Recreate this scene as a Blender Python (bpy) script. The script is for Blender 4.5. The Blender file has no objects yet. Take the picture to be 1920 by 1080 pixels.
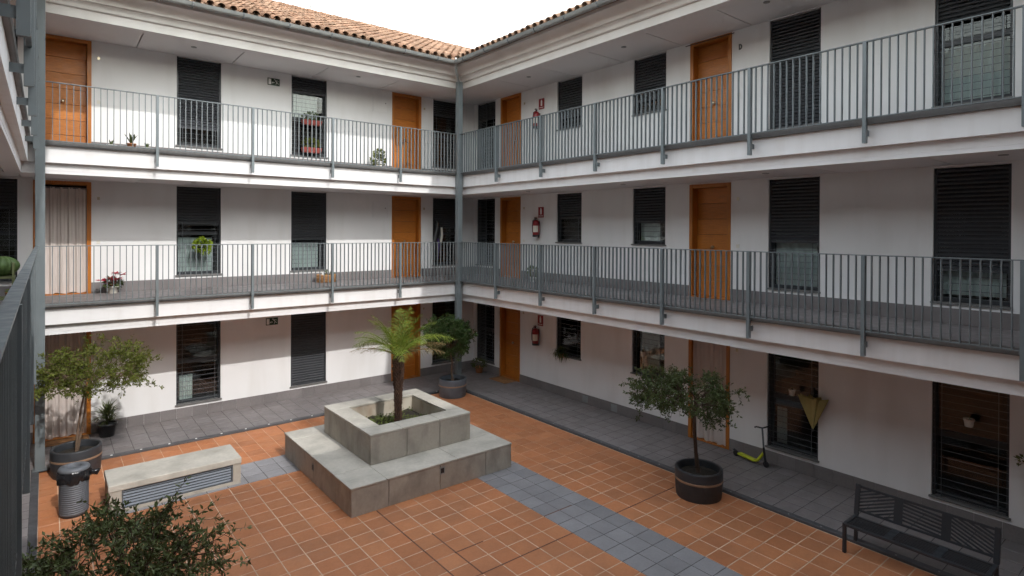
import bpy, bmesh, math, random
from mathutils import Vector, Matrix
random.seed(7)
SC = bpy.context.scene
C = SC.collection
R_ = math.radians

# ------------------------------------------------------------------ camera
CAMP = Vector((-8.6908, -13.1023, 4.3258))
RT = Vector((0.7793677, -0.62654926, 0.00469172))
UP = Vector((-0.00094305, 0.00631497, 0.99997962))
FW = Vector((0.62656611, 0.77935624, -0.00433082))
FPX = 1088.88
cd = bpy.data.cameras.new('camera'); cam = bpy.data.objects.new('camera', cd); C.objects.link(cam)
cd.sensor_width = 36.0; cd.lens = FPX / 1920 * 36.0
cd.shift_y = -(540 - 437.85) / 1920
cd.clip_start = 0.02; cd.clip_end = 2000
m = Matrix((RT, UP, -FW)).transposed().to_4x4(); m.translation = CAMP
cam.matrix_world = m
SC.camera = cam

# ------------------------------------------------------------------ world, sun, exposure
SUN_D = Vector((-0.088, 1.0, -0.87)).normalized()
world = bpy.data.worlds.new('World'); SC.world = world; world.use_nodes = True
wn = world.node_tree; wn.nodes.clear()
wo = wn.nodes.new('ShaderNodeOutputWorld'); wb = wn.nodes.new('ShaderNodeBackground')
sk = wn.nodes.new('ShaderNodeTexSky'); sk.sky_type = 'NISHITA'; sk.sun_disc = False
sk.sun_elevation = math.asin(-SUN_D.z); sk.sun_rotation = math.pi - 0.088
sk.air_density = 2.4; sk.dust_density = 0.8; sk.ozone_density = 1.2
hs = wn.nodes.new('ShaderNodeHueSaturation'); hs.inputs['Saturation'].default_value = 0.36
wn.links.new(sk.outputs[0], hs.inputs['Color']); wn.links.new(hs.outputs[0], wb.inputs['Color'])
wb.inputs['Strength'].default_value = 0.15
wn.links.new(wb.outputs[0], wo.inputs['Surface'])
sl = bpy.data.lights.new('sun', 'SUN'); so = bpy.data.objects.new('sun', sl); C.objects.link(so)
sl.energy = 0.63; sl.angle = R_(0.8); sl.color = (1.0, 0.975, 0.945)
so.rotation_euler = SUN_D.to_track_quat('-Z', 'Y').to_euler(); so.location = (2, -20, 20)
vs = SC.view_settings
vs.view_transform = 'Standard'; vs.look = 'None'; vs.exposure = 1.98; vs.gamma = 1.0; vs.use_curve_mapping = False
SC.render.engine = 'CYCLES'
SC.cycles.use_denoising = True
SC.cycles.max_bounces = 6; SC.cycles.diffuse_bounces = 4; SC.cycles.glossy_bounces = 2; SC.cycles.transparent_max_bounces = 6
SC.cycles.caustics_reflective = False; SC.cycles.caustics_refractive = False
SC.cycles.use_adaptive_sampling = True; SC.cycles.adaptive_threshold = 0.03

# ------------------------------------------------------------------ materials
def mat(name, col, rough=0.6, metal=0.0, var=0.0, vscale=3.0, bump=0.0, bscale=40.0, dirt=None, dscale=(1.5, 1.5, 0.4), damt=0.3,
        cell=None, cellamt=0.0, cells=None, objrand=0.0, spec=0.5, fine=0.0, transl=0.0, two=None, stretch=None):
    m = bpy.data.materials.new(name); m.use_nodes = True
    nt = m.node_tree; N = nt.nodes; Lk = nt.links
    b = N['Principled BSDF']
    b.inputs['Roughness'].default_value = rough; b.inputs['Metallic'].default_value = metal
    b.inputs['Specular IOR Level'].default_value = spec
    geo = N.new('ShaderNodeNewGeometry'); pos = geo.outputs['Position']
    rgb = N.new('ShaderNodeRGB'); rgb.outputs[0].default_value = (*col, 1); cur = rgb.outputs[0]
    def noise(scale, detail=2, vec=None):
        n = N.new('ShaderNodeTexNoise'); n.inputs['Scale'].default_value = scale; n.inputs['Detail'].default_value = detail
        Lk.new(vec or pos, n.inputs['Vector']); return n.outputs['Fac']
    def ramp(x, a, bb, lo=0.0, hi=1.0):
        r = N.new('ShaderNodeMapRange'); r.inputs['From Min'].default_value = a; r.inputs['From Max'].default_value = bb
        r.inputs['To Min'].default_value = lo; r.inputs['To Max'].default_value = hi; Lk.new(x, r.inputs['Value']); return r.outputs[0]
    def mixc(f, A, B, mode='MIX'):
        x = N.new('ShaderNodeMix'); x.data_type = 'RGBA'; x.blend_type = mode
        if isinstance(f, float): x.inputs[0].default_value = f
        else: Lk.new(f, x.inputs[0])
        for s, v in ((6, A), (7, B)):
            if isinstance(v, tuple): x.inputs[s].default_value = (*v, 1)
            else: Lk.new(v, x.inputs[s])
        return x.outputs[2]
    def scalev(k):
        v = N.new('ShaderNodeVectorMath'); v.operation = 'MULTIPLY'; Lk.new(pos, v.inputs[0]); v.inputs[1].default_value = k; return v.outputs[0]
    def mulval(f, amt):   # multiply the colour by 1-amt .. 1+amt
        h = N.new('ShaderNodeHueSaturation'); Lk.new(ramp(f, 0, 1, 1 - amt, 1 + amt), h.inputs['Value']); Lk.new(cur, h.inputs['Color']); return h.outputs[0]
    if cells:             # a value of its own for every tile of a grid (px, py, ox, oy)
        mm = N.new('ShaderNodeMapping'); mm.inputs['Scale'].default_value = (1 / cells[0], 1 / cells[1], 0.0)
        mm.inputs['Location'].default_value = (-cells[2] / cells[0], -cells[3] / cells[1], 0); Lk.new(pos, mm.inputs['Vector'])
        fl = N.new('ShaderNodeVectorMath'); fl.operation = 'FLOOR'; Lk.new(mm.outputs[0], fl.inputs[0])
        wh = N.new('ShaderNodeTexWhiteNoise'); wh.noise_dimensions = '3D'; Lk.new(fl.outputs[0], wh.inputs['Vector'])
        if two: cur = mixc(wh.outputs['Value'], cur, two)
        sp = N.new('ShaderNodeSeparateColor'); Lk.new(wh.outputs['Color'], sp.inputs[0])
        cur = mulval(sp.outputs[1], cellamt)
    if objrand:
        oi = N.new('ShaderNodeObjectInfo')
        if two: cur = mixc(oi.outputs['Random'], cur, two)
        wh2 = N.new('ShaderNodeTexWhiteNoise'); wh2.noise_dimensions = '1D'; Lk.new(oi.outputs['Random'], wh2.inputs['W'])
        cur = mulval(wh2.outputs['Value'], objrand)
    if var: cur = mulval(ramp(noise(vscale), 0.3, 0.7), var)
    if fine: cur = mulval(ramp(noise(vscale * 14, 2), 0.3, 0.7), fine)
    if stretch:           # wood grain: noise drawn out along one axis
        cur = mulval(ramp(noise(1.0, 3, scalev(stretch[0])), 0.3, 0.7), stretch[1])
    if dirt: cur = mixc(ramp(noise(1.0, 4, scalev(dscale)), 0.47, 0.72, 0, damt), cur, dirt)
    Lk.new(cur, b.inputs['Base Color'])
    if var: Lk.new(ramp(noise(vscale * 3), 0.3, 0.7, max(rough - 0.1, 0.02), min(rough + 0.1, 1)), b.inputs['Roughness'])
    if bump:
        bp = N.new('ShaderNodeBump'); bp.inputs['Strength'].default_value = bump; bp.inputs['Distance'].default_value = 0.01
        Lk.new(noise(bscale, 2), bp.inputs['Height']); Lk.new(bp.outputs[0], b.inputs['Normal'])
    if transl:
        b.inputs['Subsurface Weight'].default_value = 0
        tr = N.new('ShaderNodeBsdfTranslucent'); Lk.new(cur, tr.inputs['Color'])
        mx = N.new('ShaderNodeMixShader'); mx.inputs[0].default_value = transl
        Lk.new(b.outputs[0], mx.inputs[1]); Lk.new(tr.outputs[0], mx.inputs[2]); Lk.new(mx.outputs[0], N['Material Output'].inputs['Surface'])
    return m

def glassmat(name, tint=(0.86, 0.90, 0.90)):
    m = bpy.data.materials.new(name); m.use_nodes = True; N = m.node_tree.nodes; Lk = m.node_tree.links
    N.remove(N['Principled BSDF'])
    t = N.new('ShaderNodeBsdfTransparent'); t.inputs[0].default_value = (*tint, 1)
    g = N.new('ShaderNodeBsdfGlossy'); g.inputs['Roughness'].default_value = 0.02
    lw = N.new('ShaderNodeFresnel'); lw.inputs['IOR'].default_value = 1.5
    mx = N.new('ShaderNodeMixShader'); Lk.new(lw.outputs[0], mx.inputs[0]); Lk.new(t.outputs[0], mx.inputs[1]); Lk.new(g.outputs[0], mx.inputs[2])
    Lk.new(mx.outputs[0], N['Material Output'].inputs['Surface']); return m

PX, PY, OX, OY = 0.314, 0.302, -5.385, -7.267      # courtyard tile pitch and grid origin
M = {}
M['plaster'] = mat('white_plaster', (0.79, 0.78, 0.775), 0.85, var=0.035, vscale=0.9, bump=0.15, bscale=90, dirt=(0.55, 0.52, 0.47), dscale=(2.6, 2.6, 0.5), damt=0.22, spec=0.2)
M['fascia'] = mat('fascia_paint', (0.79, 0.775, 0.77), 0.8, var=0.03, vscale=1.2, bump=0.1, bscale=70, dirt=(0.40, 0.34, 0.28), dscale=(6.0, 6.0, 0.5), damt=0.13, spec=0.2)
M['soffit'] = mat('soffit_board', (0.77, 0.755, 0.755), 0.9, var=0.03, vscale=0.8, spec=0.15)
M['cornice'] = mat('cornice_render', (0.76, 0.74, 0.72), 0.85, var=0.03, vscale=1.0, dirt=(0.36, 0.33, 0.27), dscale=(2.0, 2.0, 1.0), damt=0.18, bump=0.1, bscale=60, spec=0.2)
M['steel'] = mat('grey_steel_paint', (0.155, 0.178, 0.185), 0.42, var=0.06, vscale=4, spec=0.5)
M['graphite'] = mat('graphite_aluminium', (0.028, 0.032, 0.037), 0.4, var=0.05, vscale=6)
M['shutter'] = mat('shutter_aluminium', (0.042, 0.045, 0.051), 0.5, var=0.06, vscale=5)
M['bar'] = mat('grille_bar_paint', (0.10, 0.11, 0.12), 0.45)
M['louvre'] = mat('blue_grey_louvre', (0.15, 0.17, 0.20), 0.5)
M['glass'] = glassmat('window_glass')
M['wood'] = mat('oiled_oak_door', (0.46, 0.152, 0.020), 0.42, objrand=0.10, var=0.06, vscale=2, stretch=((5, 5, 70), 0.16), fine=0.04)
M['woodframe'] = mat('oiled_oak_frame', (0.42, 0.140, 0.018), 0.42, stretch=((60, 60, 4), 0.14), var=0.05)
M['brass'] = mat('brushed_brass', (0.55, 0.48, 0.36), 0.3, metal=1.0)
M['curtain'] = mat('pale_curtain_cloth', (0.76, 0.67, 0.62), 0.95, var=0.03, transl=0.25, spec=0.1)
M['curtain_white'] = mat('net_curtain_cloth', (0.78, 0.82, 0.79), 0.95, var=0.06, vscale=4, spec=0.1)
M['blind'] = mat('white_blind', (0.7, 0.7, 0.68), 0.8)
M['room'] = mat('dark_room_shade', (0.035, 0.030, 0.026), 0.9, var=0.1)  # near-black colour stands for the shade inside the rooms
M['terracotta'] = mat('terracotta_tile', (0.43, 0.163, 0.068), 0.55, cells=(PX, PY, OX, OY), cellamt=0.09, two=(0.465, 0.190, 0.083), var=0.07, vscale=2.0, fine=0.05, bump=0.12, bscale=60, dirt=(0.22, 0.11, 0.065), dscale=(1.2, 1.2, 1.2), damt=0.3)
M['grout'] = mat('cream_grout', (0.60, 0.44, 0.315), 0.9, var=0.14, vscale=2.2, fine=0.1, dirt=(0.36, 0.21, 0.13), dscale=(1.3, 1.3, 1), damt=0.75)
M['greytile'] = mat('blue_grey_tile', (0.245, 0.238, 0.245), 0.5, cells=(PX, PY, OX, OY), cellamt=0.10, var=0.07, vscale=2.5, fine=0.05, bump=0.08, bscale=60)
M['walktile'] = mat('slate_grey_tile', (0.195, 0.176, 0.174), 0.55, objrand=0.08, var=0.09, vscale=2.0, fine=0.06, bump=0.1, bscale=60, dirt=(0.15, 0.13, 0.12), dscale=(1, 1, 1), damt=0.4)
M['walkgrout'] = mat('dark_grout', (0.075, 0.068, 0.067), 0.9, var=0.1)
M['kerb'] = mat('kerb_stone', (0.07, 0.07, 0.074), 0.55, var=0.1, vscale=3, fine=0.06)
M['gallery_floor'] = mat('gallery_floor_tile', (0.185, 0.166, 0.164), 0.55, cells=(0.31, 0.31, 0.1, 0.1), cellamt=0.07, var=0.06, vscale=2)
M['nosing'] = mat('slab_edge_tile', (0.15, 0.147, 0.143), 0.6, var=0.1, vscale=2, fine=0.06)
M['joint'] = mat('dark_joint_filler', (0.13, 0.058, 0.036), 0.8, var=0.2)
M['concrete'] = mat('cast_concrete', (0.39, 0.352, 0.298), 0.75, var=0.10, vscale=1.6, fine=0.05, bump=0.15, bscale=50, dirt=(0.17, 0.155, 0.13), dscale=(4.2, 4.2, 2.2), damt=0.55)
M['concrete_inner'] = mat('stained_sunlit_concrete', (0.50, 0.45, 0.37), 0.85, var=0.1, vscale=2, dirt=(0.26, 0.16, 0.09), dscale=(3.5, 3.5, 1.5), damt=0.7)  # brown stains over a base paled to paint sunlight on the inner walls
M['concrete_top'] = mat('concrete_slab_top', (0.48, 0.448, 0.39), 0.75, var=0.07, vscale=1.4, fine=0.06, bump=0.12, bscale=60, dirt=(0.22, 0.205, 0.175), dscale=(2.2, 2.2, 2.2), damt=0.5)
M['soil'] = mat('dark_soil', (0.026, 0.020, 0.014), 0.95, var=0.3, vscale=8, bump=0.8, bscale=60)
M['rooftile'] = mat('clay_roof_tile', (0.225, 0.128, 0.083), 0.85, objrand=0.25, two=(0.30, 0.195, 0.135), var=0.16, vscale=3.5, fine=0.1, dirt=(0.20, 0.14, 0.09), dscale=(2.2, 2.2, 2.2), damt=0.45, spec=0.2)
M['rooftile_far'] = mat('clay_roof_tile_mass', (0.225, 0.130, 0.085), 0.85, cells=(0.215, 0.34, 0, 0), cellamt=0.25, two=(0.30, 0.195, 0.135), var=0.14, vscale=3.5, fine=0.1, dirt=(0.20, 0.14, 0.09), dscale=(2.2, 2.2, 2.2), damt=0.45, spec=0.2)
M['zinc'] = mat('weathered_zinc', (0.27, 0.282, 0.278), 0.55, metal=0.2, var=0.12, vscale=3, fine=0.05)
M['tub'] = mat('charcoal_resin', (0.034, 0.037, 0.042), 0.5, var=0.12, vscale=4, fine=0.06)
M['tub_worn'] = mat('worn_grey_resin', (0.095, 0.11, 0.128), 0.55, var=0.18, vscale=5, fine=0.08, dirt=(0.08, 0.09, 0.11), dscale=(6, 6, 3), damt=0.6)
M['band'] = mat('bronze_band', (0.26, 0.17, 0.11), 0.45, var=0.1)
M['black'] = mat('black_plastic', (0.018, 0.018, 0.02), 0.35)
M['bag'] = mat('black_bin_bag', (0.014, 0.014, 0.016), 0.22, bump=0.5, bscale=18)
M['binmetal'] = mat('grey_bin_metal', (0.115, 0.122, 0.135), 0.55, metal=0.0, var=0.08)
M['benchmetal'] = mat('charcoal_bench_metal', (0.028, 0.032, 0.037), 0.42, var=0.08)
M['bark'] = mat('grey_brown_bark', (0.16, 0.105, 0.07), 0.9, var=0.2, vscale=10, bump=0.5, bscale=60)
M['bark_dark'] = mat('dark_brown_bark', (0.07, 0.042, 0.028), 0.9, var=0.2, vscale=10, bump=0.5, bscale=60)
M['palmbark'] = mat('palm_leaf_base_bark', (0.058, 0.028, 0.016), 0.95, var=0.35, vscale=14, bump=0.4, bscale=60)
M['leaf_yellow'] = mat('yellow_green_leaf', (0.125, 0.148, 0.026), 0.5, var=0.35, vscale=5, fine=0.2, transl=0.35, spec=0.25)
M['leaf_olive'] = mat('olive_leaf', (0.078, 0.104, 0.036), 0.5, var=0.35, vscale=5, fine=0.25, transl=0.25, spec=0.25)
M['leaf_dark'] = mat('dark_green_leaf', (0.105, 0.130, 0.048), 0.42, var=0.4, vscale=6, fine=0.25, transl=0.2, spec=0.25)
M['leaf_mid'] = mat('mid_green_leaf', (0.062, 0.105, 0.030), 0.5, var=0.3, vscale=6, fine=0.2, transl=0.3, spec=0.25)
M['leaf_lime'] = mat('lime_green_leaf', (0.22, 0.30, 0.025), 0.45, var=0.2, vscale=12, transl=0.3, spec=0.25)
M['frond'] = mat('palm_leaflet', (0.165, 0.210, 0.030), 0.5, var=0.3, vscale=3, objrand=0.25, transl=0.3, spec=0.25)
M['frond_dry'] = mat('dry_palm_leaflet', (0.26, 0.19, 0.085), 0.7, var=0.25, vscale=5, objrand=0.2, transl=0.2, spec=0.25)
M['moss'] = mat('ground_cover_green', (0.085, 0.11, 0.02), 0.9, var=0.4, vscale=9, bump=0.8, bscale=50)
M['red'] = mat('fire_red_paint', (0.26, 0.012, 0.016), 0.3)
M['redpot'] = mat('red_plastic_trough', (0.26, 0.05, 0.038), 0.6)
M['white'] = mat('white_enamel', (0.8, 0.8, 0.78), 0.4)
M['cream'] = mat('cream_ceramic', (0.72, 0.68, 0.60), 0.5)
M['signgreen'] = mat('dark_green_sign', (0.010, 0.040, 0.018), 0.4)
M['wicker'] = mat('brown_wicker', (0.33, 0.17, 0.07), 0.8, var=0.25, vscale=20, bump=0.6, bscale=60)
M['terrapot'] = mat('terracotta_pot', (0.48, 0.20, 0.09), 0.7, var=0.1)
M['flower'] = mat('crimson_bract', (0.38, 0.012, 0.035), 0.5, var=0.2, vscale=20)
M['yellow'] = mat('yellow_umbrella_cloth', (0.46, 0.39, 0.15), 0.6, var=0.06, transl=0.2)
M['neon'] = mat('neon_yellow_paint', (0.55, 0.60, 0.03), 0.4)
M['purple'] = mat('purple_cloth', (0.06, 0.03, 0.13), 0.9)
M['mat'] = mat('coir_mat', (0.30, 0.15, 0.06), 0.95, var=0.2, vscale=10)
M['ground'] = mat('outer_ground', (0.22, 0.20, 0.18), 0.9, var=0.1, vscale=0.4)
M['cactus'] = mat('cactus_green', (0.07, 0.12, 0.03), 0.6, var=0.25, vscale=10)
M['greenshelf'] = mat('olive_shelf_paint', (0.18, 0.20, 0.09), 0.6, var=0.1)

# ------------------------------------------------------------------ mesh helpers
def wloc(o):
    v = Vector((0, 0, 0))
    while o is not None: v += o.location; o = o.parent
    return v
def tag(o, label=None, cat=None, group=None, kind=None):
    for k, v in (('label', label), ('category', cat), ('group', group), ('kind', kind)):
        if v: o[k] = v
    return o
def empty(name, loc=(0, 0, 0), parent=None):
    o = bpy.data.objects.new(name, None); C.objects.link(o); o.empty_display_size = 0.1
    o.parent = parent; o.location = Vector(loc) - (wloc(parent) if parent else Vector((0, 0, 0))); return o
def thing(name, label, cat, loc, group=None): return tag(empty(name, loc), label, cat, group)
def inst(name, mesh, parent, loc, rot=(0, 0, 0), scale=None):
    o = bpy.data.objects.new(name, mesh); C.objects.link(o); o.parent = parent
    o.location = Vector(loc) - (wloc(parent) if parent else Vector((0, 0, 0))); o.rotation_euler = rot
    if scale: o.scale = scale
    return o

class MB:
    def __init__(s): s.v = []; s.f = []; s.sm = []
    def add(s, vs, fs, smooth=False):
        n = len(s.v); s.v += [tuple(x) for x in vs]; s.f += [tuple(i + n for i in f) for f in fs]; s.sm += [smooth] * len(fs); return s
    def box(s, a, b):
        x0, x1 = sorted((a[0], b[0])); y0, y1 = sorted((a[1], b[1])); z0, z1 = sorted((a[2], b[2]))
        return s.add([(x0, y0, z0), (x1, y0, z0), (x1, y1, z0), (x0, y1, z0), (x0, y0, z1), (x1, y0, z1), (x1, y1, z1), (x0, y1, z1)],
                     [(0, 3, 2, 1), (4, 5, 6, 7), (0, 1, 5, 4), (1, 2, 6, 5), (2, 3, 7, 6), (3, 0, 4, 7)])
    def obox(s, c, ax, ay, az):       # oriented box from half-axes
        c, ax, ay, az = map(Vector, (c, ax, ay, az))
        vs = [c + sx * ax + sy * ay + sz * az for sz in (-1, 1) for sx, sy in ((-1, -1), (1, -1), (1, 1), (-1, 1))]
        return s.add(vs, [(0, 3, 2, 1), (4, 5, 6, 7), (0, 1, 5, 4), (1, 2, 6, 5), (2, 3, 7, 6), (3, 0, 4, 7)])
    def tube(s, pts, rad, n=8, cap=True):
        pts = [Vector(p) for p in pts]; k = len(pts)
        rad = [rad] * k if isinstance(rad, (int, float)) else list(rad)
        d0 = (pts[1] - pts[0]).normalized(); ref = Vector((0, 0, 1)) if abs(d0.z) < 0.9 else Vector((1, 0, 0))
        a = d0.cross(ref).normalized(); vs = []
        for i, p in enumerate(pts):
            d = (pts[min(i + 1, k - 1)] - pts[max(i - 1, 0)]).normalized()
            a = (a - d * a.dot(d)); a = a.normalized() if a.length > 1e-6 else d.orthogonal().normalized()
            b = d.cross(a)
            vs += [p + rad[i] * (math.cos(2 * math.pi * j / n) * a + math.sin(2 * math.pi * j / n) * b) for j in range(n)]
        fs = [(i * n + j, i * n + (j + 1) % n, (i + 1) * n + (j + 1) % n, (i + 1) * n + j) for i in range(k - 1) for j in range(n)]
        s.add(vs, fs, True)
        if cap:
            s.add(vs[:n], [tuple(range(n - 1, -1, -1))]); s.add(vs[-n:], [tuple(range(n))])
        return s
    def lathe(s, c, prof, n=24, sx=1.0, sy=1.0, smooth=True, close=False):   # prof: (r, z) from bottom to top
        vs = [(c[0] + r * sx * math.cos(2 * math.pi * j / n), c[1] + r * sy * math.sin(2 * math.pi * j / n), c[2] + z) for r, z in prof for j in range(n)]
        k = len(prof)
        fs = [(i * n + j, i * n + (j + 1) % n, (i + 1) * n + (j + 1) % n, (i + 1) * n + j) for i in range(k - 1) for j in range(n)]
        s.add(vs, fs, smooth)
        s.add(vs[:n], [tuple(range(n - 1, -1, -1))]); s.add(vs[-n:], [tuple(range(n))]); return s
    def mesh(s, name, m, origin=(0, 0, 0)):
        me = bpy.data.meshes.new(name); o = Vector(origin)
        me.from_pydata([tuple(Vector(v) - o) for v in s.v], [], s.f)
        me.polygons.foreach_set('use_smooth', s.sm); me.update()
        if m: me.materials.append(M[m] if isinstance(m, str) else m)
        return me
    def build(s, name, m, parent=None, origin=None, bevel=0.0):
        if origin is None:
            xs, ys, zs = zip(*s.v); origin = ((min(xs) + max(xs)) / 2, (min(ys) + max(ys)) / 2, min(zs))
        me = s.mesh(name, m, origin); o = inst(name, me, parent, origin)
        if bevel:
            b = o.modifiers.new('bevel', 'BEVEL'); b.width = bevel; b.segments = 2; b.limit_method = 'ANGLE'; b.angle_limit = R_(40)
        return o

# ------------------------------------------------------------------ the place: a court ringed by four wings
XW, YS = -8.80, -13.26          # rail planes: north wing y=0, east wing x=0, west wing x=XW, south wing y=YS
WD = 1.66                       # depth from rail plane to the flat walls
FL = [0.10, 3.00, 5.90]
BACK = 7.5
def P(w, u, v, z):              # wing coordinates (along, depth, up) -> world
    if w == 'N': return (u, v, z)
    if w == 'E': return (v, u, z)
    if w == 'W': return (XW - v, u, z)
    return (u, YS - v, z)
def ends(w, v):                 # the run of a line at depth v, mitred into the neighbours
    return (XW - v, v) if w in 'NS' else (YS - v, v)
def wbox(b, w, u0, u1, v0, v1, z0, z1): return b.box(P(w, u0, v0, z0), P(w, u1, v1, z1))
def sweep(w, prof, name, m, parent, closed=True, flip=False):
    b = MB(); n = len(prof); vs = []
    for v, z in prof:
        a, c = ends(w, v); vs += [P(w, a, v, z), P(w, c, v, z)]
    fs = []
    for i in range(n if closed else n - 1):
        j = (i + 1) % n; q = (2 * i, 2 * i + 1, 2 * j + 1, 2 * j)
        fs.append(q)
    b.add(vs, fs)
    bmx = bmesh.new(); me = b.mesh(name, m); bmx.from_mesh(me)
    if closed:
        bmesh.ops.holes_fill(bmx, edges=bmx.edges, sides=0)
        bmesh.ops.recalc_face_normals(bmx, faces=bmx.faces)
    bmx.to_mesh(me); bmx.free()
    return inst(name, me, parent, (0, 0, 0))
def infr(p, mx=40):             # does a point fall in the picture, and how far off is it
    d = Vector(p) - CAMP; z = d.dot(FW)
    if z < 0.2: return None
    x = 960 + FPX * d.dot(RT) / z; y = 437.85 - FPX * d.dot(UP) / z
    return d.length if -mx < x < 1920 + mx and -mx < y < 1080 + mx else None

# ground sheet
tag(MB().add([(-300, -300, -0.13), (300, -300, -0.13), (300, 300, -0.13), (-300, 300, -0.13)], [(0, 1, 2, 3)]).build('ground', 'ground'), kind='structure')

WINGS = {}
for w, lab, loc in (('N', 'white three-storey gallery wing lit by sun, with two exit signs', (-4.4, 3, 0)), ('E', 'shaded white gallery wing with red fire extinguishers on its walls', (3, -6.6, 0)),
                    ('W', 'near gallery wing seen edge-on at the left of the picture', (-11.8, -6.6, 0)), ('S', 'gallery wing behind the viewer that shades the court', (-4.4, -16.3, 0))):
    WINGS[w] = thing('gallery_wing', lab, 'building', loc, 'wings around the courtyard')

# openings: kind, u0, u1 along each wing, the same on every floor
OPEN = {'N': [('win', -10.02, -9.11), ('door', -8.875, -7.95), ('win', -6.41, -5.505), ('win', -3.90, -3.0), ('door', -1.14, -0.215), ('win', 0.19, 1.10)],
        'E': [('win', 0.58, 1.49), ('door', -0.61, 0.315), ('short', -2.97, -2.08), ('short', -5.465, -4.585), ('door', -6.99, -6.065), ('win', -8.645, -7.74), ('win', -11.18, -10.28), ('door', -13.6, -12.7)],
        'W': [('win', 0.58, 1.49), ('door', -0.61, 0.315), ('short', -2.97, -2.08), ('short', -5.465, -4.585), ('door', -6.99, -6.065), ('win', -8.645, -7.74), ('win', -11.18, -10.28)],
        'S': [('door', -7.8, -6.9), ('win', -5.5, -4.6), ('win', -3.2, -2.3), ('door', -1.1, -0.2)]}
ZR = {'door': (0.0, 2.29), 'win': (0.31, 2.29), 'short': (1.05, 2.29)}

def build_wall(w):
    b = MB(); u0, u1 = ends(w, WD)
    if w in 'EW': u0, u1 = YS - WD, WD           # butt inside the corner
    else: u0, u1 = XW - WD - 0.24, WD + 0.24
    for f in FL:
        z0, z1 = f - 0.08, f + 2.37
        cur = u0
        for k, a, c in sorted(OPEN[w], key=lambda t: t[1]):
            wbox(b, w, cur, a, WD, WD + 0.24, z0, z1)
            lo, hi = ZR[k]
            wbox(b, w, a, c, WD, WD + 0.24, f + hi, z1)
            wbox(b, w, a, c, WD, WD + 0.24, z0, f + lo - (0.0 if k == 'door' else 0.03))
            cur = c
        wbox(b, w, cur, u1, WD, WD + 0.24, z0, z1)
    b.build('wall', 'plaster', WINGS[w])
    # back wall and inner partition that close the rooms
    b = MB(); wbox(b, w, *ends(w, BACK), BACK, BACK + 0.2, -0.12, 8.4); b.build('back_wall', 'plaster', WINGS[w])
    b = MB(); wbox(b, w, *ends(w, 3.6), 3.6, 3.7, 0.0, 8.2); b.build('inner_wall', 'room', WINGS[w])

SEAMS = {'N': [-9.06, -7.18, -5.30, -3.42, -1.54, 0.34], 'E': [-12.1, -10.53, -8.97, -7.41, -5.87, -4.32, -2.75, -1.18], 'W': [-12.1, -10.53, -8.97, -7.41, -5.87, -4.32, -2.75, -1.18], 'S': [-7.1, -5.3, -3.5, -1.7]}
def soffit(w, zb):              # edge band, groove, then boards with open joints
    par = WINGS[w]
    sweep(w, [(0.224, zb), (0.45, zb), (0.45, zb + 0.0575), (0.224, zb + 0.0575)], 'soffit_edge_band', 'soffit', par)
    lo, hi = (XW - WD, WD) if w in 'NS' else (YS - 0.466, 0.466)
    cuts = [lo] + [s for s in SEAMS[w] if lo + 0.2 < s < hi - 0.2] + [hi]
    for a, c in zip(cuts[:-1], cuts[1:]):
        b = MB(); wbox(b, w, a + 0.010, c - 0.010, 0.466, WD, zb + 0.006, zb + 0.028); b.build('soffit_board', 'soffit', par)
LIGHTS = {'N': [-6.23, -2.53, -9.4], 'E': [-1.96, -5.04, -8.14, -11.26], 'W': [-1.96, -5.04, -8.14, -11.26], 'S': []}

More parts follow.
